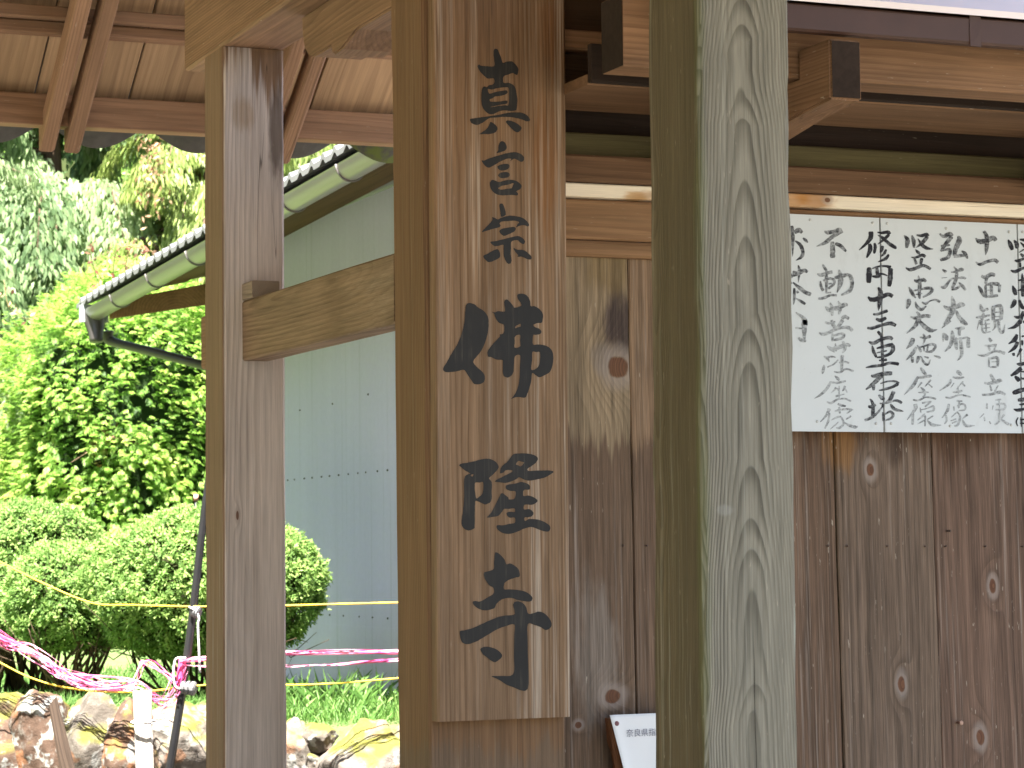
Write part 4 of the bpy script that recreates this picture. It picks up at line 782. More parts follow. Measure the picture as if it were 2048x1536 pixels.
for bi, px, py in ((0, 1620, 440), (0, 1745, 446), (1, 1774, 447), (1, 1892, 457), (1, 2018, 464), (2, 2045, 464), (0, 1634, 843), (0, 1752, 847), (1, 1782, 847), (1, 1690 + 210, 852), (1, 2022, 850)):
    p = onY(px, py, YB)
    v, f = tube_geo([p + Vector((0, .001, 0)), p - Vector((0, .0012, 0)), p - Vector((0, .0018, 0))], [.0030, .0030, .0018], 12)
    mi = wbs[bi].matrix_basis.inverted()
    link('screw', mesh('screw', [mi @ q for q in v], f, True), SCREW, wbs[bi], Matrix(wbs[bi].matrix_basis))
# printed heading on the paper notice
def printed(txt, px, py, hpx, Y, parent, mat):
    cu = bpy.data.curves.new('t', 'FONT'); cu.body = txt; cu.size = 1.0
    ob = bpy.data.objects.new('t', cu); COL.objects.link(ob)
    bpy.context.view_layer.update()
    me = bpy.data.meshes.new_from_object(ob.evaluated_get(bpy.context.evaluated_depsgraph_get()))
    bpy.data.objects.remove(ob)
    xs = [v.co.x for v in me.vertices]; ys = [v.co.y for v in me.vertices]
    p = onY(px, py, Y); h = (onY(px, py, Y) - onY(px, py + hpx, Y)).length
    k = h / (max(ys) - min(ys))
    for v in me.vertices:
        v.co = Vector((p.x + (v.co.x - min(xs)) * k, Y, p.z + (v.co.y - max(ys)) * k))
    me.name = 'printed_heading'
    return link('printed_heading', me, mat, parent)
printed('\u5948\u826f\u770c\u6307\u5b9a', 1252.5, 1458.5, 15.5, PB - 0.0062, nb, plain('grey_print', (0.22, 0.22, 0.27), 0.8, 0.1, var=0.1))
# ------------------------------------------------------------------ ground and terrain
gm = N('pale_gravel', 0.95, 0.1)
v = gm.voro(gm.obj, 60); nz = gm.noise(gm.obj, 3, 4)
gm.bump(v, 0.5, 0.01)
gm.color(gm.mix(nz, gm.mix(v, (0.34, 0.31, 0.27), (0.26, 0.235, 0.20)), (0.31, 0.28, 0.24)))
o = link('ground', mesh('ground', [(-300, -300, 0), (300, -300, 0), (300, 300, 0), (-300, 300, 0)], [(0, 1, 2, 3)]), gm.m); tag(o, kind='structure')
em = N('terrace_earth', 0.95, 0.1)
e1 = em.noise(em.obj, 6, 5, 0.65)
em.bump(e1, 0.8, 0.05)
em.color(em.mix(em.step(e1, 0.35, 0.65), (0.08, 0.16, 0.04), (0.12, 0.13, 0.06)))
vs, fs = [], []
GX, GY = 61, 41
for j in range(GY):
    for i in range(GX):
        x = -12 + 24 * i / (GX - 1); y = 8.62 + 10 * (j / (GY - 1)) ** 1.3
        z = 1.0 + 0.035 * mnoise.noise(Vector((x * .9, y * .9, 0))) - 0.03 * max(0, 1 - (y - 8.62) / .3)
        vs.append((x, y, z))
for j in range(GY - 1):
    for i in range(GX - 1):
        q = j * GX + i; fs.append((q, q + 1, q + GX + 1, q + GX))
b = len(vs)
for i in range(GX): vs.append((-12 + 24 * i / (GX - 1), 8.60, -0.05))
for i in range(GX - 1): fs.append((b + i, b + i + 1, i + 1, i))
o = link('terrace_ground', mesh('terrace_ground', vs, fs, True), em.m); tag(o, kind='structure')
pv = N('bounce_cut_dark', 0.9, 0.2)  # unseen dark ground, added before the gate to cut bounced light
pn = pv.noise(pv.obj, 5, 5, .65)
pv.color(pv.mix(pv.step(pv.voro(pv.obj, 2.2, 'DISTANCE_TO_EDGE'), .0, .04), (.04, .05, .02), pv.mix(pn, (.06, .058, .052), (.11, .105, .092))))
o = link('bounce_cut_ground', mesh('bounce_cut_ground', [(-7, -9, .004), (9, -9, .004), (9, 4.7, .004), (-7, 4.7, .004)], [(0, 1, 2, 3)]), pv.m); tag(o, kind='structure')
# hill that closes the view
hm = N('hill_earth', 1.0, 0.05)
hm.color(hm.mix(hm.noise(hm.obj, 1.5, 4), (0.018, 0.026, 0.010), (0.045, 0.055, 0.02)))
vs, fs = [], []
for j in range(25):
    for i in range(61):
        x = -60 + 140 * i / 60; y = 18.2 + 70 * j / 24
        z = 0.9 + 0.75 * max(0, y - 26) + 0.8 * mnoise.noise(Vector((x * .12, y * .12, 2)))
        if j == 0: z = 0.9
        vs.append((x, y, z))
for j in range(24):
    for i in range(60):
        q = j * 61 + i; fs.append((q, q + 1, q + 62, q + 61))
o = link('hill', mesh('hill', vs, fs, True), hm.m); tag(o, kind='structure')

# ------------------------------------------------------------------ leaves
def leaf_mat(name, c0, c1, c2, trans=0.35, rough=0.45, spec=0.35):
    n = N(name, rough, spec)
    a = n.attr('tint').outputs['Fac']
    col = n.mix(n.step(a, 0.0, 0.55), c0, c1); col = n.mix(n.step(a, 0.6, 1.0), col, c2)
    n.set(n.b.inputs['Base Color'], col)
    tr = n.t.nodes.new('ShaderNodeBsdfTranslucent'); n.set(tr.inputs['Color'], n.scale(col, 1.25))
    mx = n.t.nodes.new('ShaderNodeMixShader'); mx.inputs[0].default_value = trans
    n.t.links.new(n.b.outputs[0], mx.inputs[1]); n.t.links.new(tr.outputs[0], mx.inputs[2]); n.t.links.new(mx.outputs[0], n.out.inputs['Surface'])
    return n.m
def unit(a): return a / np.maximum(np.linalg.norm(a, axis=-1, keepdims=True), 1e-9)
def leaves(name, P, D, NRM, L, Wd, tint, mat, parent=None, droop=0.0, kind=None):
    """six-cornered folded leaves: base points P, directions D, face normals NRM, length, width"""
    n = len(P); D = unit(D); S = unit(np.cross(D, NRM)); U = np.cross(S, D)
    L = np.broadcast_to(np.asarray(L, float), (n,))[:, None]; Wd = np.broadcast_to(np.asarray(Wd, float), (n,))[:, None]
    dn = np.array([0, 0, -1.0]) * droop
    mid = P + D * L * .5 + U * L * 0.03; tip = P + D * L + dn * L
    v = np.stack([P, P + D * L * .38 + S * Wd * .5 + U * Wd * .12, mid - U * Wd * .05, P + D * L * .38 - S * Wd * .5 + U * Wd * .12, tip], 1).reshape(-1, 3)
    b = (np.arange(n) * 5)[:, None]
    f = np.concatenate([b + np.array([[0, 1, 4, 2]]), b + np.array([[0, 2, 4, 3]])], 0)
    order = np.concatenate([np.arange(n), np.arange(n)])
    me = bpy.data.meshes.new(name)
    me.vertices.add(len(v)); me.vertices.foreach_set('co', v.ravel())
    me.loops.add(len(f) * 4); me.loops.foreach_set('vertex_index', f.ravel().astype(np.int32))
    me.polygons.add(len(f)); me.polygons.foreach_set('loop_start', (np.arange(len(f)) * 4).astype(np.int32)); me.polygons.foreach_set('loop_total', np.full(len(f), 4, np.int32))
    me.update(); me.validate()
    at = me.attributes.new('tint', 'FLOAT', 'FACE'); at.data.foreach_set('value', np.asarray(tint, float)[order])
    return link(name, me, mat, parent)
def rvec(n): return unit(RNG.normal(size=(n, 3)))
def multi_tube(name, lines, mat, parent=None, n=5):
    vs, fs = [], []
    for pts, rads in lines:
        v, f = tube_geo([Vector(p) for p in pts], rads, n, True, len(vs)); vs += v; fs += f
    return link(name, mesh(name, vs, fs, True), mat, parent)
BARK = plain('bark', (0.09, 0.06, 0.042), 0.9, 0.1, var=0.4, scale=24)

# clipped round azaleas: dense rosettes of small leaves over a bumpy ellipsoid, twigs below
AZ = leaf_mat('azalea_leaf', (0.05, 0.10, 0.022), (0.165, 0.285, 0.075), (0.37, 0.50, 0.16), 0.5, 0.55, 0.2)
def azalea(px, py, d, rx, rz, ry, n, label, seed):
    c = np.array(dep(px, py, d)); base = Vector((c[0], c[1], 1.0))
    t = thing('clipped_bush', label, 'bush', base, 'clipped round bushes on the terrace')
    k = n // 9
    dirs = rvec(int(k * 1.5)); dirs = dirs[dirs[:, 2] > -0.93][:k]; k = len(dirs)
    bump_ = np.array([1 + 0.10 * mnoise.noise(Vector(q * 2.6 + seed)) + 0.06 * mnoise.noise(Vector(q * 7 + seed)) for q in dirs])
    depth = 1 - np.abs(RNG.normal(size=k)) * 0.055
    R = np.array([rx, ry, rz])
    pt = c + dirs * R * (bump_ * depth)[:, None]
    nr = unit(dirs / R)
    m = 9
    P = np.repeat(pt, m, 0) + RNG.normal(size=(k * m, 3)) * 0.007; Nn = np.repeat(nr, m, 0)
    D = unit(Nn * RNG.uniform(0.2, 0.9, (k * m, 1)) + rvec(k * m))
    up = unit(Nn + 0.5 * rvec(k * m) + np.array([0, 0, 0.3]))
    clump = np.repeat(RNG.uniform(0, 1, k), m)
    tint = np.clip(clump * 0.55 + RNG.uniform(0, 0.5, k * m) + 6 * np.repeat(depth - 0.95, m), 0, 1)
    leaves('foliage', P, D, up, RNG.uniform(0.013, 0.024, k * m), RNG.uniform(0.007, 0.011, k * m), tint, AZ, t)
    L = []
    for i in range(26):
        a = RNG.uniform(0, 6.28); q = c + np.array([math.cos(a) * rx, math.sin(a) * ry, -rz * RNG.uniform(0.1, 0.75)]) * RNG.uniform(.6, .93)
        s = np.array([c[0] + RNG.normal() * .05, c[1] + RNG.normal() * .05, 0.98]); md = (s * .5 + q * .5) + RNG.normal(size=3) * .04
        L.append(([s, md, q], [.009, .006, .002]))
        for h in range(4):
            e = q + RNG.normal(size=3) * .07; L.append(([md * .4 + q * .6, (md + e) / 2 + RNG.normal(size=3) * .02, e], [.0035, .0025, .001]))
    multi_tube('branches', L, BARK, t)
    # dark inner core so the ball is not see-through
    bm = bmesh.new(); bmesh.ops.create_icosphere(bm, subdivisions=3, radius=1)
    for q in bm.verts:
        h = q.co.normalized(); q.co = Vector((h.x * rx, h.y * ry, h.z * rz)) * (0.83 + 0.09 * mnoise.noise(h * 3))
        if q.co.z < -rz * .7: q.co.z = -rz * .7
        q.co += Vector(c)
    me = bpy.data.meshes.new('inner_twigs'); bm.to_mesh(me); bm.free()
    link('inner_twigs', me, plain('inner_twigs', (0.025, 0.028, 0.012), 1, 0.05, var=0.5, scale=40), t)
    return t
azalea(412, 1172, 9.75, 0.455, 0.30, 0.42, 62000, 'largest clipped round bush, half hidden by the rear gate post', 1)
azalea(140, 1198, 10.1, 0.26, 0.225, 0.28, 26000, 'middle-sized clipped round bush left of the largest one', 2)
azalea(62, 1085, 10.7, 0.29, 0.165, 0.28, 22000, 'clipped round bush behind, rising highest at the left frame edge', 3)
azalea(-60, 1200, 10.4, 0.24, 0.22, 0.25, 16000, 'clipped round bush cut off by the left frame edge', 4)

# tall clipped cypress hedge tree: flat fan sprays
HG = leaf_mat('cypress_spray', (0.05, 0.12, 0.02), (0.20, 0.36, 0.055), (0.48, 0.57, 0.16), 0.5, 0.5, 0.3)
def sprays(name, pt, D, NRM, size, tint, mat, parent, fing=9, wid=0.2):
    n = len(pt); D = unit(D); S = unit(np.cross(D, NRM)); U = np.cross(S, D)
    P, DD, NN, LL, TT = [], [], [], [], []
    sz = np.asarray(size)[:, None]
    for k in range(fing):
        t = k / (fing - 1); side = 1 if k % 2 else -1
        along = 0.0 + 0.62 * t; ang = 0.9 - 0.55 * t
        P.append(pt + D * sz * along - U * sz * 0.18 * along ** 2)
        d = D * math.cos(ang) + S * side * math.sin(ang) if k < fing - 1 else D
        DD.append(d - U * 0.25 + 0.12 * rvec(n)); NN.append(U + 0.15 * rvec(n)); LL.append((sz * (0.55 - 0.18 * t))[:, 0]); TT.append(tint)
    L = np.concatenate(LL)
    return leaves(name, np.concatenate(P), np.concatenate(DD), np.concatenate(NN), L, L * wid * 1.9, np.clip(np.concatenate(TT) + RNG.normal(size=len(L)) * .1, 0, 1), mat, parent, 0.12)
def hedge_tree():
    c = np.array(dep(262, 845, 16.8)); c[2] = 2.10
    t = thing('clipped_conifer', 'tall bright green clipped conifer behind the round bushes', 'tree', (c[0], c[1], 1.0))
    rx, ry, rz = 0.84, 0.78, 1.32
    n = 42000
    d = rvec(n)
    # boxy column
    p = 3.2
    s = (np.abs(d[:, 0]) ** p + np.abs(d[:, 1]) ** p + np.abs(d[:, 2]) ** p) ** (-1 / p)
    sh = d * s[:, None]
    bp = np.array([1 + 0.13 * mnoise.noise(Vector(q * 2.2)) + 0.10 * mnoise.noise(Vector(q * 5.5)) for q in sh])
    dp = 1 - np.abs(RNG.normal(size=n)) * 0.10
    # holes where dark interior shows
    hole = np.array([mnoise.noise(Vector(q * 4.2 + 9)) for q in sh])
    keep = (hole > -0.30) | (RNG.uniform(size=n) < 0.22)
    pt = c + sh * np.array([rx, ry, rz]) * (bp * dp)[:, None]
    nr = unit(d * np.array([1, 1, .8]))
    D = unit(nr * 0.8 + np.array([0, 0, -0.35]) + 0.55 * rvec(n)); UP_ = unit(np.array([0, 0, 1.0]) + 0.6 * nr + 0.35 * rvec(n))
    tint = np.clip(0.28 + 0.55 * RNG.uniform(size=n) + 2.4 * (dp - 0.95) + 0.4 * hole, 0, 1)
    k = keep
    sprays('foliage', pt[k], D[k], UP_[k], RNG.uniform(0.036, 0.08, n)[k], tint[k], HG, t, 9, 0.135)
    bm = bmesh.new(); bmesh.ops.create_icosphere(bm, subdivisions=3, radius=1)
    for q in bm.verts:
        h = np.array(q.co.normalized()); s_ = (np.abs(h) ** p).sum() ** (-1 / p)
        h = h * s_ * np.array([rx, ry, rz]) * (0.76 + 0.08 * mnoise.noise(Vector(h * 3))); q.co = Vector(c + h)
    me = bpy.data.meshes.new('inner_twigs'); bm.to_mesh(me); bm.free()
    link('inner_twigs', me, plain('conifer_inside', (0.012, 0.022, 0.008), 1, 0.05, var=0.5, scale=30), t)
    multi_tube('trunk', [([(c[0], c[1], 0.95), (c[0], c[1], 2.2)], [.06, .05])], BARK, t)
    # dead brown twigs on the face towards the gate
    f0 = np.array(dep(205, 880, 16.05)); L = []
    for i in range(16):
        e = f0 + RNG.normal(size=3) * np.array([.13, .05, .12]); L.append(([f0 + RNG.normal(size=3) * .03, (f0 + e) / 2 + RNG.normal(size=3) * .015, e], [.005, .003, .0012]))
    multi_tube('dead_twigs', L, plain('dead_twig', (0.26, 0.18, 0.12), 0.9, 0.1), t)
    m = 90
    q = f0 + RNG.normal(size=(m, 3)) * np.array([.04, .03, .08])
    leaves('dead_leaves', q, rvec(m) + np.array([0, 0, -.6]), rvec(m), .035, .014, RNG.uniform(size=m), leaf_mat('dead_leaf', (.16, .07, .03), (.30, .14, .06), (.42, .24, .12), .2), t)
    return t
hedge_tree()

# trees behind
def tree(name, label, base, h, cr, crc, n_bough, mat, leaf_len, leaf_w, per, style, seed, group='trees behind the garden', dead=None):
    rs = np.random.default_rng(seed)
    t = thing(name, label, 'tree', base, group)
    b = np.array(base, float)
    lines = [([b + np.array([0, 0, -.2]), b + np.array([.05, .0, h * .4]), b + np.array([-.03, .05, h * .8]), b + np.array([0, 0, h])], [.16, .12, .07, .02])]
    P, D, NN, T = [], [], [], []
    for i in range(n_bough):
        a = rs.uniform(0, 6.283); zf = rs.uniform(0.12, 1.0)
        r = cr * (1.1 - 0.75 * zf) * rs.uniform(.55, 1.1)
        s = b + np.array([0, 0, h * zf * .95]); o_ = np.array([math.cos(a), math.sin(a), 0])
        rise = rs.uniform(.05, .3) * r
        pts = [s, s + o_ * r * .5 + np.array([0, 0, rise]), s + o_ * r * .85 + np.array([0, 0, rise * .4]), s + o_ * r * 1.05 + np.array([0, 0, -0.35 * r * rs.uniform(.6, 1.3)])]
        lines.append((pts, [.03, .018, .009, .003]))
        c = np.array(catmull([tuple(p) for p in pts], 8, False)); m = len(c)
        k = per
        idx = np.clip((rs.beta(2.2, 1.1, k) * (m - 1)), 0, m - 1.001); i0 = idx.astype(int); fr = (idx - i0)[:, None]
        pp = c[i0] * (1 - fr) + c[i0 + 1] * fr
        dr = unit(c[np.minimum(i0 + 1, m - 1)] - c[i0] + 1e-6)
        side = unit(np.cross(dr, [0, 0, 1.0]) + 1e-6)
        sgn = rs.choice([-1, 1], k)[:, None]; spread = rs.uniform(0, .32, k)[:, None] * r * .55
        pp = pp + side * sgn * spread - np.array([0, 0, 1.0]) * spread * rs.uniform(.1, .8, (k, 1)) + rs.normal(size=(k, 3)) * .02
        if style == 'hang':
            d = dr * .5 + side * sgn * .5 + np.array([0, 0, -1.1]) + .35 * rs.normal(size=(k, 3))
        else:
            d = dr + side * sgn * .7 + np.array([0, 0, -.45]) + .3 * rs.normal(size=(k, 3))
        P.append(pp); D.append(d); NN.append(np.cross(d, side * sgn) + .5 * rs.normal(size=(k, 3)) + np.array([0, 0, .4])); T.append(np.clip(rs.uniform(0, .6) + rs.uniform(-.2, .45, k), 0, 1))
    P = np.concatenate(P); D = np.concatenate(D); NN = unit(np.concatenate(NN)); T = np.concatenate(T)
    if style == 'spray':
        sprays('crown', P, D, NN, rs.uniform(leaf_len * .7, leaf_len * 1.3, len(P)), T, mat, t, 7, leaf_w)
    else:
        leaves('crown', P, D, NN, rs.uniform(leaf_len * .7, leaf_len * 1.3, len(P)), leaf_w, T, mat, t, .25)
    multi_tube('trunk', lines, BARK, t, 6)
    if dead is not None:
        m = 130; q = np.array(dead) + rs.normal(size=(m, 3)) * np.array([.07, .06, .21])
        leaves('dead_leaves', q, rs.normal(size=(m, 3)) + np.array([0, 0, -1.2]), rs.normal(size=(m, 3)), .06, .022, rs.uniform(size=m), leaf_mat('dead_leaf', (.22, .12, .06), (.34, .19, .11), (.46, .31, .2), .3), t)
    return t
BG = leaf_mat('grey_green_leaf', (0.08, 0.14, 0.055), (0.27, 0.37, 0.18), (0.52, 0.58, 0.36), 0.5, 0.5, 0.3)
YG = leaf_mat('yellow_green_leaf', (0.12, 0.17, 0.04), (0.32, 0.40, 0.12), (0.52, 0.56, 0.22), 0.45, 0.45, 0.35)
def gpos(px, d):
    p = dep(px, 1110, d); return (p.x, p.y, 1.0)
def add_tree(px, d, *a, **k):
    p = gpos(px, d); tree(a[0], a[1], p, *a[2:], **k)
add_tree(110, 22.0, 'broadleaf_tree', 'grey-green tree with drooping leaf tiers at the left frame edge', 5.6, 2.5, 0, 150, BG, 0.07, 0.032, 900, 'hang', 5, dead=dep(303, 335, 20.2))
add_tree(420, 21.0, 'weeping_tree', 'pale yellow-green tree with thin hanging leaves beside the rear gate post', 5.3, 1.7, 0, 120, YG, 0.075, 0.022, 700, 'hang', 6)
add_tree(-150, 20.5, 'broadleaf_tree', 'dark grey-green tree mostly outside the left frame edge', 5.0, 2.0, 0, 70, BG, 0.08, 0.030, 500, 'hang', 7)
add_tree(640, 24.0, 'broadleaf_tree', 'pale green tree seen in the small gap above the gutter', 6.2, 2.4, 0, 90, YG, 0.09, 0.03, 450, 'hang', 8)
add_tree(300, 26.5, 'conifer', 'shadowy conifer far back between the two nearer trees', 7.0, 2.3, 0, 70, HG, 0.2, 0.2, 160, 'spray', 9)
# bare hill added left of the gate, outside the picture, to darken left-facing sides
for nm, sg, x0 in (('hill', -1, 9.0),):
    vs, fs = [], []
    for j in range(13):
        for i in range(21):
            x = x0 + 22 * j / 12; y = -22 + 40 * i / 20
            vs.append((sg * x, y, -.1 + 1.0 * max(0, x - x0) + .8 * mnoise.noise(Vector((x * .3, y * .3, 5 + sg)))))
    for j in range(12):
        for i in range(20):
            q = j * 21 + i; fs.append((q, q + 1, q + 22, q + 21))
    o = link(nm, mesh(nm, vs, fs, True), hm.m); tag(o, kind='structure')
# wooded hillside, one mass
n = 26000
P = np.stack([RNG.uniform(-25, 45, n), RNG.uniform(25.5, 55, n), np.zeros(n)], 1)
P[:, 2] = 0.9 + 0.75 * np.maximum(0, P[:, 1] - 26) + RNG.uniform(-.2, 1.8, n)
o = leaves('hillside_wood', P, RNG.normal(size=(n, 3)) + np.array([0, -.3, -.6]), rvec(n), RNG.uniform(.3, .6, n), RNG.uniform(.15, .3, n), np.clip(RNG.uniform(0, .7, n), 0, 1), HG)
tag(o, 'dark wooded hillside behind the garden trees', 'wood', kind='stuff')

# vine with pinkish leaves rising over the conifer
vt = thing('vine', 'thin curling vine with small pink leaves beside the gutter', 'vine', dep(255, 560, 12.3))
lines = []; LP = []
for (a, b_, c_, r0) in (((225, 560), (235, 500), (285, 490), .003), ((250, 540), (262, 495), (290, 500), .003), ((200, 575), (180, 505), (190, 480), .002), ((285, 545), (300, 500), (325, 545), .002), ((60, 640), (20, 620), (8, 560), .002)):
    pts = [dep(*a, 12.4), dep(*b_, 12.3), dep(*c_, 12.3)]; q = catmull([tuple(p) for p in pts], 6, False)
    lines.append(([Vector(p) for p in q], [r0] * len(q))); LP += [np.array(p) + RNG.normal(size=3) * .02 for p in q[::2] for _ in range(2)]
VS = plain('vine_stem', (0.22, 0.16, 0.07), 0.8)
for l_ in lines: multi_tube('stem', [l_], VS, vt)
LP = np.array(LP); leaves('leaves', LP, RNG.normal(size=LP.shape) + np.array([0, 0, -.4]), rvec(len(LP)), .035, .018, RNG.uniform(size=len(LP)), leaf_mat('pink_leaf', (.30, .10, .07), (.40, .20, .14), (.30, .32, .10), .3), vt)

# ------------------------------------------------------------------ corrugated shed
shed = thing('corrugated_shed', 'grey shed with ribbed metal wall and a gutter under its eave', 'shed', (4.5, 9.6, 1.0))
WX = 3.43; SY0, SY1 = 7.3, 11.72
mw_ = N('ribbed_blue_grey_metal', 0.42, 0.5)
g_ = mw_.sep(mw_.obj)
d1 = mw_.noise(mw_.vmul(mw_.obj, (1, 9, .5)), 1, 4, 0.6); d2 = mw_.noise(mw_.obj, 40, 4, 0.6)
cc = mw_.mix(d1, (0.63, 0.62, 0.78), (0.55, 0.545, 0.69))
drt = mw_.math('MULTIPLY', mw_.step(mw_.noise(mw_.vmul(mw_.obj, (1, 60, .6)), 1, 3), 0.58, 0.75), 0.2)
cc = mw_.mix(drt, cc, (0.24, 0.27, 0.28))
mw_.color(mw_.scale(cc, mw_.math('ADD', 0.93, mw_.math('MULTIPLY', d2, 0.14))))
vs, fs = [], []
pitch = 0.0135; ny = int((SY1 - SY0) / pitch)
prof = []
for i in range(ny):
    y = SY0 + i * pitch
    prof += [(y, 0.0), (y + pitch * .55, 0.0), (y + pitch * .62, -.0055), (y + pitch * .93, -.0055)]
lev = [0.98, 1.30, 1.302, 1.94, 1.942, 2.45, 2.452, 3.06]
for z in lev:
    k = lev.index(z) // 2
    for y, d in prof: vs.append((WX + d + 0.0006 * k, y, z))
m_ = len(prof)
for r_ in range(len(lev) - 1):
    for i in range(m_ - 1): fs.append((r_ * m_ + i, r_ * m_ + i + 1, (r_ + 1) * m_ + i + 1, (r_ + 1) * m_ + i))
link('wall', mesh('wall', vs, fs), mw_.m, shed)
slab('wall', [(WX + .004, SY1 + .002, .98), (8.5, SY1 + .002, .98), (8.5, SY1 + .03, .98), (WX + .004, SY1 + .03, .98)], 2.3, mw_.m, shed)
slab('wall', [(WX + .004, SY0 - .03, .98), (8.5, SY0 - .03, .98), (8.5, SY0 - .002, .98), (WX + .004, SY0 - .002, .98)], 2.3, mw_.m, shed)
# screws in rows
sv, sf = [], []
for z, n_ in ((1.34, 22), (1.93, 34), (2.24, 9)):
    for i in range(n_):
        y = 7.5 + i * (4.1 / n_) + RNG.normal() * .006; zz = z + (0.0 if z < 2 else RNG.normal() * .01)
        v, f = tube_geo([Vector((WX + .002, y, zz)), Vector((WX - .007, y, zz)), Vector((WX - .009, y, zz))], [.0042, .0042, .002], 6, True, len(sv)); sv += v; sf += f
o = link('screws', mesh('screws', sv, sf), plain('dark_screw', (.05, .05, .055), .6), shed); tag(o, kind='stuff')
# gutter, roof sheet, soffit
gx_ = 2.85; gy0, gy1 = 7.2, 12.14
gz0 = onX(198, 618, 2.86).z
GUT = N('pale_metal_gutter', 0.3, 0.6); GUT.b.inputs['Metallic'].default_value = 0.0
GUT.color(GUT.mix(GUT.noise(GUT.vmul(GUT.obj, (6, 2, 6)), 1, 4, .6), (.27, .235, .245), (.20, .175, .18)))
def gz(y): return gz0 + (12.14 - y) * 0.039
vs, fs = [], []
ys_ = np.linspace(gy0, gy1, 20); na = 15
for th in (0, 1):
    for y in ys_:
        for k in range(na):
            a = math.pi * (1 + k / (na - 1)); R_ = 0.052 - 0.003 * th
            vs.append((gx_ + R_ * math.cos(a), y, gz(y) + R_ * math.sin(a) * 1.05))
for th in (0, 1):
    for j in range(19):
        for k in range(na - 1):
            q = th * 20 * na + j * na + k; f = (q, q + na, q + na + 1, q + 1); fs.append(f if not th else f[::-1])
for j in range(19):
    for k in (0, na - 1):
        q = j * na + k; fs.append((q, q + na, q + na + 20 * na, q + 20 * na))
me = mesh('gutter', vs, fs, True); gut = link('gutter', me, GUT.m, shed)
for y in (11.62, 10.95, 10.28, 9.61, 8.94, 8.3, 7.6):
    pts = [Vector((gx_ + .0545 * math.cos(math.pi * (1 + k / 12)), y, gz(y) + .0575 * math.sin(math.pi * (1 + k / 12)))) for k in range(13)]
    tube('gutter_hoop', pts, .004, plain('hoop', (.16, .15, .14), .5, var=.2), gut, 6, 1)
DKP = plain('dark_brown_pipe', (.055, .05, .048), .4, .5, var=.25, scale=12)
e0 = Vector((gx_, 12.13, gz(12.13) - .03))
tube('gutter_outlet', [e0 + Vector((0, .02, .03)), e0 + Vector((0, .02, -.03)), e0 + Vector((0, .0, -.08)), e0 + Vector((0, -.01, -.13))], [.055, .052, .038, .032], DKP, gut, 12)
slab('gutter_cap', [(gx_ - .066, 12.142, gz(12.14) - .06), (gx_ + .066, 12.142, gz(12.14) - .06), (gx_ + .066, 12.20, gz(12.14) - .06), (gx_ - .066, 12.20, gz(12.14) - .06)], .085, plain('pale_cap', (.42, .46, .48), .4), gut)
p_ = [dep(214, 668, 12.45), dep(216, 690, 12.45), dep(238, 704, 12.42), dep(320, 710 + 0, 12.2), dep(400, 729, 12.1), dep(455, 742, 12.05)]
p_[2] = dep(234, 686, 12.42); p_[1] = dep(217, 678, 12.45); p_[0] = dep(214, 662, 12.45); p_[3] = dep(310, 705, 12.28)
tube('downpipe', p_, [.034, .028, .022, .022, .022, .022], DKP, shed, 12, 4)
tube('downpipe', [dep(455, 742, 12.05), dep(470, 760, 12.02), dep(474, 900, 12.02), dep(474, 1450, 12.02)], .03, DKP, shed, 12, 3)
# roof sheet with rounded ribs
RM = plain('grey_roof_sheet', (.17, .17, .175), .6, .3, var=.25, scale=8)
vs, fs = [], []
rp = []
y = SY0 - .2
while y < 12.2:
    for k in range(8):
        t = k / 8; rp.append((y + .13 * t, .02 * max(0, math.sin(math.pi * min(t / .45, 1))) if t < .45 else 0))
    y += .13
for th in (0, .022):
    for (x, zb) in ((2.79, .0), (6.0, 1.28), (9.0, .1)):
        for yy, h in rp: vs.append((x, yy, gz(yy) + .022 + zb + h + th))
m_ = len(rp)
for s in (0, 1):
    for r_ in range(2):
        for i in range(m_ - 1):
            q = s * 3 * m_ + r_ * m_ + i; f = (q, q + 1, q + m_ + 1, q + m_); fs.append(f if s else f[::-1])
for i in range(m_ - 1): fs.append((i, i + 1, 3 * m_ + i + 1, 3 * m_ + i))
link('roof', mesh('roof', vs, fs), RM, shed)
SOF = [wood('soffit_wood', (.13 * k, .062 * k, .034 * k), (.07 * k, .03 * k, .018 * k), ring=90, ringamt=.5, seed=120 + i) for i, k in enumerate((1.0, .75, .9, .8))]
def zsof(x): return gz0 + .025 + (x - 2.87) * .225
for i, (x0, x1) in enumerate(((2.875, 3.01), (3.018, 3.15), (3.158, 3.29), (3.298, 3.425))):
    f = lambda y: [Vector((x0, y, zsof(x0) + .010 * i + gz(y) - gz0)), Vector((x1, y, zsof(x1) + .010 * i + gz(y) - gz0)), Vector((x1, y, zsof(x1) + .010 * i + .02 + gz(y) - gz0)), Vector((x0, y, zsof(x0) + .006 * i + .02 + gz(y) - gz0))]
    timber('soffit_board', f(SY0), f(12.1), SOF[i], shed, ch=.002)
f = lambda y: [Vector((2.90, y, zsof(2.9) - .085)), Vector((3.43, y, zsof(3.3) - .085)), Vector((3.43, y, zsof(3.3) + .02)), Vector((2.90, y, zsof(2.9) + .0))]
timber('bargeboard', f(12.02), f(12.06), wood('bargeboard_wood', (.28, .15, .08), (.15, .08, .04), ring=70, seed=131, ringamt=.6, pith=(.05, .1)), shed, ch=.003)

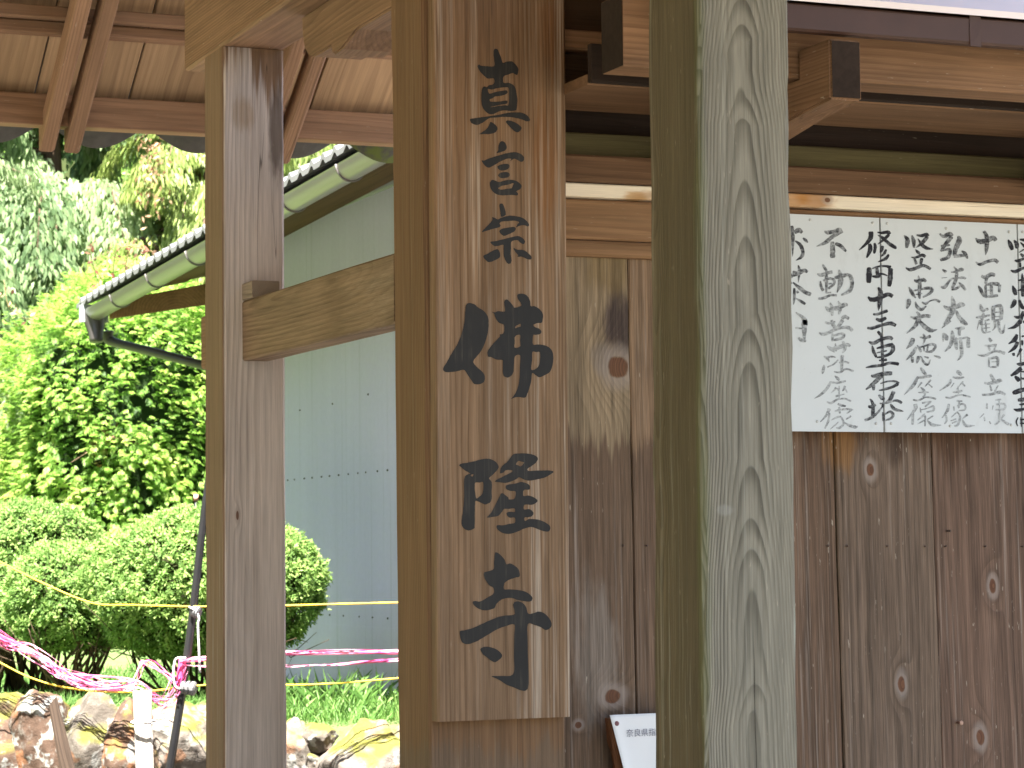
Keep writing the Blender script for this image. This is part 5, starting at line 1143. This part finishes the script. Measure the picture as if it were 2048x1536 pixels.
# ------------------------------------------------------------------ dry stone wall: each boulder a part
sw = thing('stone_wall', 'low wall of large mossy lichen-spotted boulders below the garden', 'stone wall', (2.4, 8.6, 0))
def rock_mat(i, tint):
    n = N('lichen_rock', 0.92, 0.15)
    s3 = (i * 3.1, i * 1.7, i * 2.3); P_ = n.vmul(n.obj, (1, 1, 1), s3)
    a = n.noise(P_, 6, 5, .65); b_ = n.noise(P_, 26, 5, .7); c_ = n.noise(P_, 13, 3, .6)
    base = n.mix(a, tuple(.55 * q for q in tint), tint)
    base = n.mix(n.step(b_, .48, .7), base, (.16, .145, .125))
    base = n.mix(n.math('MULTIPLY', n.step(c_, .54, .62), n.step(b_, .36, .5)), base, (.27, .27, .25))
    base = n.mix(n.math('MULTIPLY', n.step(n.noise(P_, 9, 2), .60, .66), .6), base, (.24, .11, .05))
    ge = n.t.nodes.new('ShaderNodeNewGeometry'); nz_ = n.sep(ge.outputs['Normal'])[2]
    base = n.mix(n.math('MULTIPLY', n.math('MULTIPLY', n.step(nz_, .25, .7), n.step(a, .43, .55)), .95), base, n.mix(b_, (.085, .095, .018), (.17, .155, .03)))
    n.bump(n.math('ADD', a, n.math('MULTIPLY', b_, .6)), .6, .02)
    return n.color(base)
def rock(px, py, d, sx, sy, sz, seed, tint):
    c = dep(px, py, d)
    bm = bmesh.new(); bmesh.ops.create_icosphere(bm, subdivisions=5, radius=1)
    rs = random.Random(seed); off_ = Vector((rs.uniform(0, 50), rs.uniform(0, 50), rs.uniform(0, 50)))
    pl = [Vector((rs.uniform(-1, 1), rs.uniform(-1, .4), rs.uniform(-.4, 1))).normalized() for _ in range(9)]
    for q in bm.verts:
        h = q.co.normalized(); r_ = 1.0
        for p in pl:
            dd = h.dot(p)
            if dd > .1: r_ = min(r_, .80 / dd) if .80 / dd < r_ else r_
        r_ *= 1 + .13 * mnoise.noise(h * 1.6 + off_) + .06 * mnoise.noise(h * 4.5 + off_) + .025 * mnoise.noise(h * 12 + off_)
        q.co = Vector((h.x * sx, h.y * sy, h.z * sz)) * r_
    me = bpy.data.meshes.new('boulder'); bm.to_mesh(me); bm.free()
    me.polygons.foreach_set('use_smooth', [True] * len(me.polygons))
    return link('boulder', me, rock_mat(seed, tint), sw, Matrix.Translation(c))
BR, GR, WH = (.10, .064, .046), (.125, .108, .09), (.20, .175, .15)
for k, a in enumerate(((-10, 1520, 8.75, .22, .22, .27, BR), (95, 1500, 8.65, .145, .2, .22, BR), (185, 1502, 8.6, .15, .2, .215, GR), (255, 1515, 8.55, .12, .2, .20, BR), (345, 1500, 8.6, .19, .2, .165, WH),
                       (425, 1500, 8.7, .15, .2, .16, WH), (520, 1500, 8.7, .15, .2, .13, WH), (592, 1512, 8.65, .085, .15, .125, WH), (634, 1478, 8.6, .068, .1, .055, GR), (628, 1540, 8.6, .075, .12, .07, GR), (745, 1545, 8.5, .19, .22, .175, WH),
                       (880, 1540, 8.5, .2, .22, .18, WH), (-150, 1510, 8.8, .22, .22, .26, GR))):
    rock(*a[:6], k + 3, a[6])
for k in range(34):       # lower courses down to the ground and the wall's run to both sides
    x = -2 + (k % 17) * .42; z = .25 + .42 * (k // 17)
    r_ = rock(0, 0, 9, .25, .2, .25, 40 + k, (BR, GR, WH)[k % 3])
    r_.matrix_basis = Matrix.Translation(Vector((x + .1 * (k // 17), 8.62, z)) - Vector(wpos(sw) if False else sw.location))

# grass on the terrace
GRM = leaf_mat('grass_blade', (.06, .14, .028), (.13, .26, .06), (.23, .36, .11), .4, .5, .3)
def grass(n, x0, x1, y0, y1, L):
    P = np.stack([RNG.uniform(x0, x1, n), RNG.uniform(y0, y1, n), np.full(n, .985)], 1)
    D = rvec(n) * .55 + np.array([0, 0, 1.0])
    return P, D, rvec(n), RNG.uniform(.5, 1.2, n) * L
parts_ = [grass(4200, 2.55, 3.4, 8.66, 9.6, .10), grass(5500, 1.3, 2.7, 8.9, 9.5, .15), grass(9000, 1.2, 3.4, 9.3, 12.5, .12), grass(300, 2.75, 3.35, 8.8, 9.4, .24)]
P, D, Q, L = [np.concatenate([p[i] for p in parts_]) for i in range(4)]
o = leaves('grass', P, D, Q, L, .006, RNG.uniform(size=len(P)), GRM, None, .25)
tag(o, 'bright green grass on the terrace above the stones', 'grass', kind='stuff')

# ------------------------------------------------------------------ fence pole, stake, small post, cords and tapes
fp = thing('fence_pole', 'leaning black fence pole with insulators and pink tape wrapping', 'pole', dep(335, 1560, 8.2))
dpole = 8.25
BK = plain('black_pole', (.016, .016, .018), .4, .5, var=.3, scale=20)
tube('pole', [dep(432, 860, dpole), dep(409, 1020, dpole), dep(384, 1240, dpole), dep(362, 1400, dpole), dep(338, 1545, dpole), dep(326, 1640, dpole), dep(318, 1720, 8.2), dep(296, 2100, 8.2)], [.011, .012, .0135, .0135, .0135, .0135, .0135, .0135], BK, fp, 12, 2)
GYP = plain('grey_insulator', (.16, .16, .165), .5, .4)
def spool(px, py, d, dx, r):
    a = dep(px, py, d); b_ = dep(px + dx, py + 4, d - .01)
    v, f = [], []
    pts, rr = [], []
    for t, q in ((0, .9), (.25, .9), (.27, .75), (.36, .75), (.38, 1), (.55, 1), (.57, .75), (.66, .75), (.68, 1), (.9, 1), (1, .6)):
        pts.append(a.lerp(b_, t)); rr.append(r * q)
    v, f = tube_geo(pts, rr, 14); link('insulator', mesh('insulator', v, f, False), GYP, fp)
spool(364, 1374, 8.23, 28, .023)
spool(385, 1222, 8.24, 15, .020)
PINKM = plain('pink_tape', (.72, .10, .30), .45, .4, var=.3, scale=30)
tube('tape_wrapping', [dep(368, 1318, 8.25), dep(366, 1340, 8.25), dep(361, 1362, 8.25)], [.0165, .0175, .0155], PINKM, fp, 12, 2)
CORDW = plain('white_cord', (.66, .66, .66), .7, .2, var=.15)
tube('tie_cord', [dep(378, 1214, 8.22), dep(392, 1222, 8.22), dep(398, 1238, 8.22), dep(396, 1250, 8.22), dep(398, 1300, 8.22), dep(400, 1345, 8.22)], .0035, CORDW, fp, 6, 4)
tube('tie_cord', [dep(372, 1316, 8.22), dep(352, 1318, 8.22), dep(347, 1345, 8.22), dep(350, 1372, 8.22), dep(362, 1378, 8.22)], .0035, CORDW, fp, 6, 4)

ST = wood('grey_stake_wood', (.50, .46, .41), (.28, .24, .20), ring=220, ringamt=.7, pith=(0, .02), seed=150, fib=.5, streak=((.62, .6, .56), .5, .5))
stk = thing('wooden_stake', 'short pale grey wooden stake tied with white string before the boulders', 'stake', dep(295, 1700, 8.1))
q = [dep(px, py, d) for px, py, d in ((278, 1700, 8.13), (312, 1700, 8.13), (312, 1700, 8.19), (278, 1700, 8.19))]; q2 = [dep(px, py, d) for px, py, d in ((266, 1385, 8.15), (303, 1382, 8.15), (303, 1380, 8.21), (266, 1383, 8.21))]
dn_ = [p + (p - p2) * 1.9 for p, p2 in zip(q, q2)]
timber('stake_body', dn_, q2, ST, stk, ch=.004, jit=.0015, seg=16)
tube('string', [dep(267, 1441, 8.125), dep(285, 1444, 8.12), dep(307, 1441, 8.125), dep(308, 1443, 8.2), dep(267, 1443, 8.2), dep(267, 1446, 8.125), dep(306, 1447, 8.125)], .0025, CORDW, stk, 6, 2)
st2 = thing('wooden_stake', 'dark broken wooden stake leaning between the boulders', 'stake', dep(130, 1600, 8.35))
q = [dep(px, py, d) for px, py, d in ((130, 1600, 8.3), (166, 1600, 8.3), (166, 1600, 8.35), (130, 1600, 8.35))]; q2 = [dep(px, py, d) for px, py, d in ((98, 1412, 8.34), (112, 1392, 8.34), (112, 1392, 8.39), (98, 1412, 8.39))]
timber('stake_body', [p + (p - p2) * 3.2 for p, p2 in zip(q, q2)], q2, wood('old_stake_wood', (.075, .052, .038), (.035, .024, .018), ring=200, seed=151, fib=.7), st2, ch=.004, jit=.002)
sp_ = thing('marker_post', 'thin dark post with a pinkish cap rising behind the largest bush', 'post', (dep(392, 1010, 10.4).x, dep(392, 1010, 10.4).y, 1.0))
a = dep(392, 1000, 10.4)
tube('post_rod', [Vector((a.x, a.y, .95)), a], .007, BK, sp_, 8, 1)
tube('post_cap', [dep(392, 1002, 10.4), dep(392, 989, 10.4)], .0105, plain('pink_cap', (.62, .30, .24), .6), sp_, 8, 1)

YEL = plain('yellow_rope', (.80, .60, .06), .6, .3, var=.1)
def rope(pts, r, label, d):
    P = [dep(x, y, dd) for x, y, dd in pts]
    o = tube('rope', P, r, YEL, None, 6, 5); tag(o, label, 'rope', 'yellow ropes strung before the garden'); return o
rope([(-60, 1095, 8.6), (0, 1124, 8.6), (90, 1168, 8.6), (185, 1206, 8.55), (270, 1210, 8.4), (385, 1213, 8.24), (480, 1212, 8.24), (573, 1211, 8.26), (680, 1208, 8.28), (800, 1205, 8.3), (1000, 1199, 8.3)], .0028, 'upper yellow rope running level with the middle of the bushes', 0)
rope([(-60, 1290, 8.5), (0, 1325, 8.5), (60, 1355, 8.48), (130, 1375, 8.45), (220, 1384, 8.4), (300, 1382, 8.3), (378, 1373, 8.23), (480, 1366, 8.25), (580, 1370, 8.26), (680, 1366, 8.28), (800, 1356, 8.3), (1000, 1338, 8.3)], .0028, 'lower yellow rope sagging just above the boulders', 0)
def ribbon_bundle(name, label, paths, width, mat):
    vs, fs = [], []
    for i, path in enumerate(paths):
        rs = random.Random(i * 7 + len(label))
        P = catmull([tuple(dep(x, y, d)) for x, y, d in path], 6, False); n = len(P); b = len(vs)
        for k, p in enumerate(P):
            p = Vector(p); dr = Vector(P[min(k + 1, n - 1)]) - Vector(P[max(k - 1, 0)])
            ang = 1.2 * math.sin(k * .35 + i * 1.9) + i
            w_ = (Vector((0, 0, 1)) * math.cos(ang) + Vector((0, -1, 0)) * math.sin(ang)) * width * rs.uniform(.7, 1.2) * .5
            vs += [p + w_, p - w_]
        for k in range(n - 1): fs.append((b + 2 * k, b + 2 * k + 2, b + 2 * k + 3, b + 2 * k + 1))
    o = link(name, mesh(name, vs, fs, True), mat); sm = o.modifiers.new('t', 'SOLIDIFY'); sm.thickness = .0004
    return tag(o, label, 'tape', 'pink tapes strung before the garden')
tp = N('pink_plastic_tape', .35, .5)
ta = tp.noise(tp.obj, 12, 3)
tp.color(tp.mix(tp.step(ta, .35, .7), (.74, .10, .30), (.82, .40, .56)))
R_ = random.Random(4)
def jit(path, a): return [(x + R_.uniform(-a, a), y + R_.uniform(-a, a), d + R_.uniform(-.03, .03)) for x, y, d in path]
base1 = [(-80, 1215, 8.6), (0, 1275, 8.55), (55, 1300, 8.5), (100, 1330, 8.45), (150, 1358, 8.42), (215, 1366, 8.38), (270, 1372, 8.33), (320, 1402, 8.28), (345, 1392, 8.25), (362, 1340, 8.23)]
ribbon_bundle('tape_bundle', 'sagging bundle of bright pink tapes on the left, tied to the black pole', [jit(base1, 15) for _ in range(13)] + [jit([(-60, 1250, 8.6), (30, 1290, 8.5), (95, 1318, 8.45), (120, 1350, 8.42), (190, 1372, 8.4), (262, 1366, 8.35), (285, 1330, 8.34), (300, 1328, 8.33), (352, 1362, 8.26)], 8) for _ in range(6)], .0055, tp.m)
ribbon_bundle('tape_bundle', 'taut bundle of pink tapes running right from the black pole', [jit([(362, 1322, 8.23), (400, 1318, 8.24), (480, 1312, 8.25), (575, 1306, 8.26), (690, 1304, 8.28), (800, 1304, 8.3), (1000, 1302, 8.3)], 4) for _ in range(9)] + [jit([(362, 1330, 8.23), (420, 1332, 8.24), (500, 1333, 8.25), (575, 1333, 8.26), (690, 1328, 8.28), (800, 1319, 8.3), (1000, 1308, 8.3)], 3) for _ in range(4)], .006, tp.m)
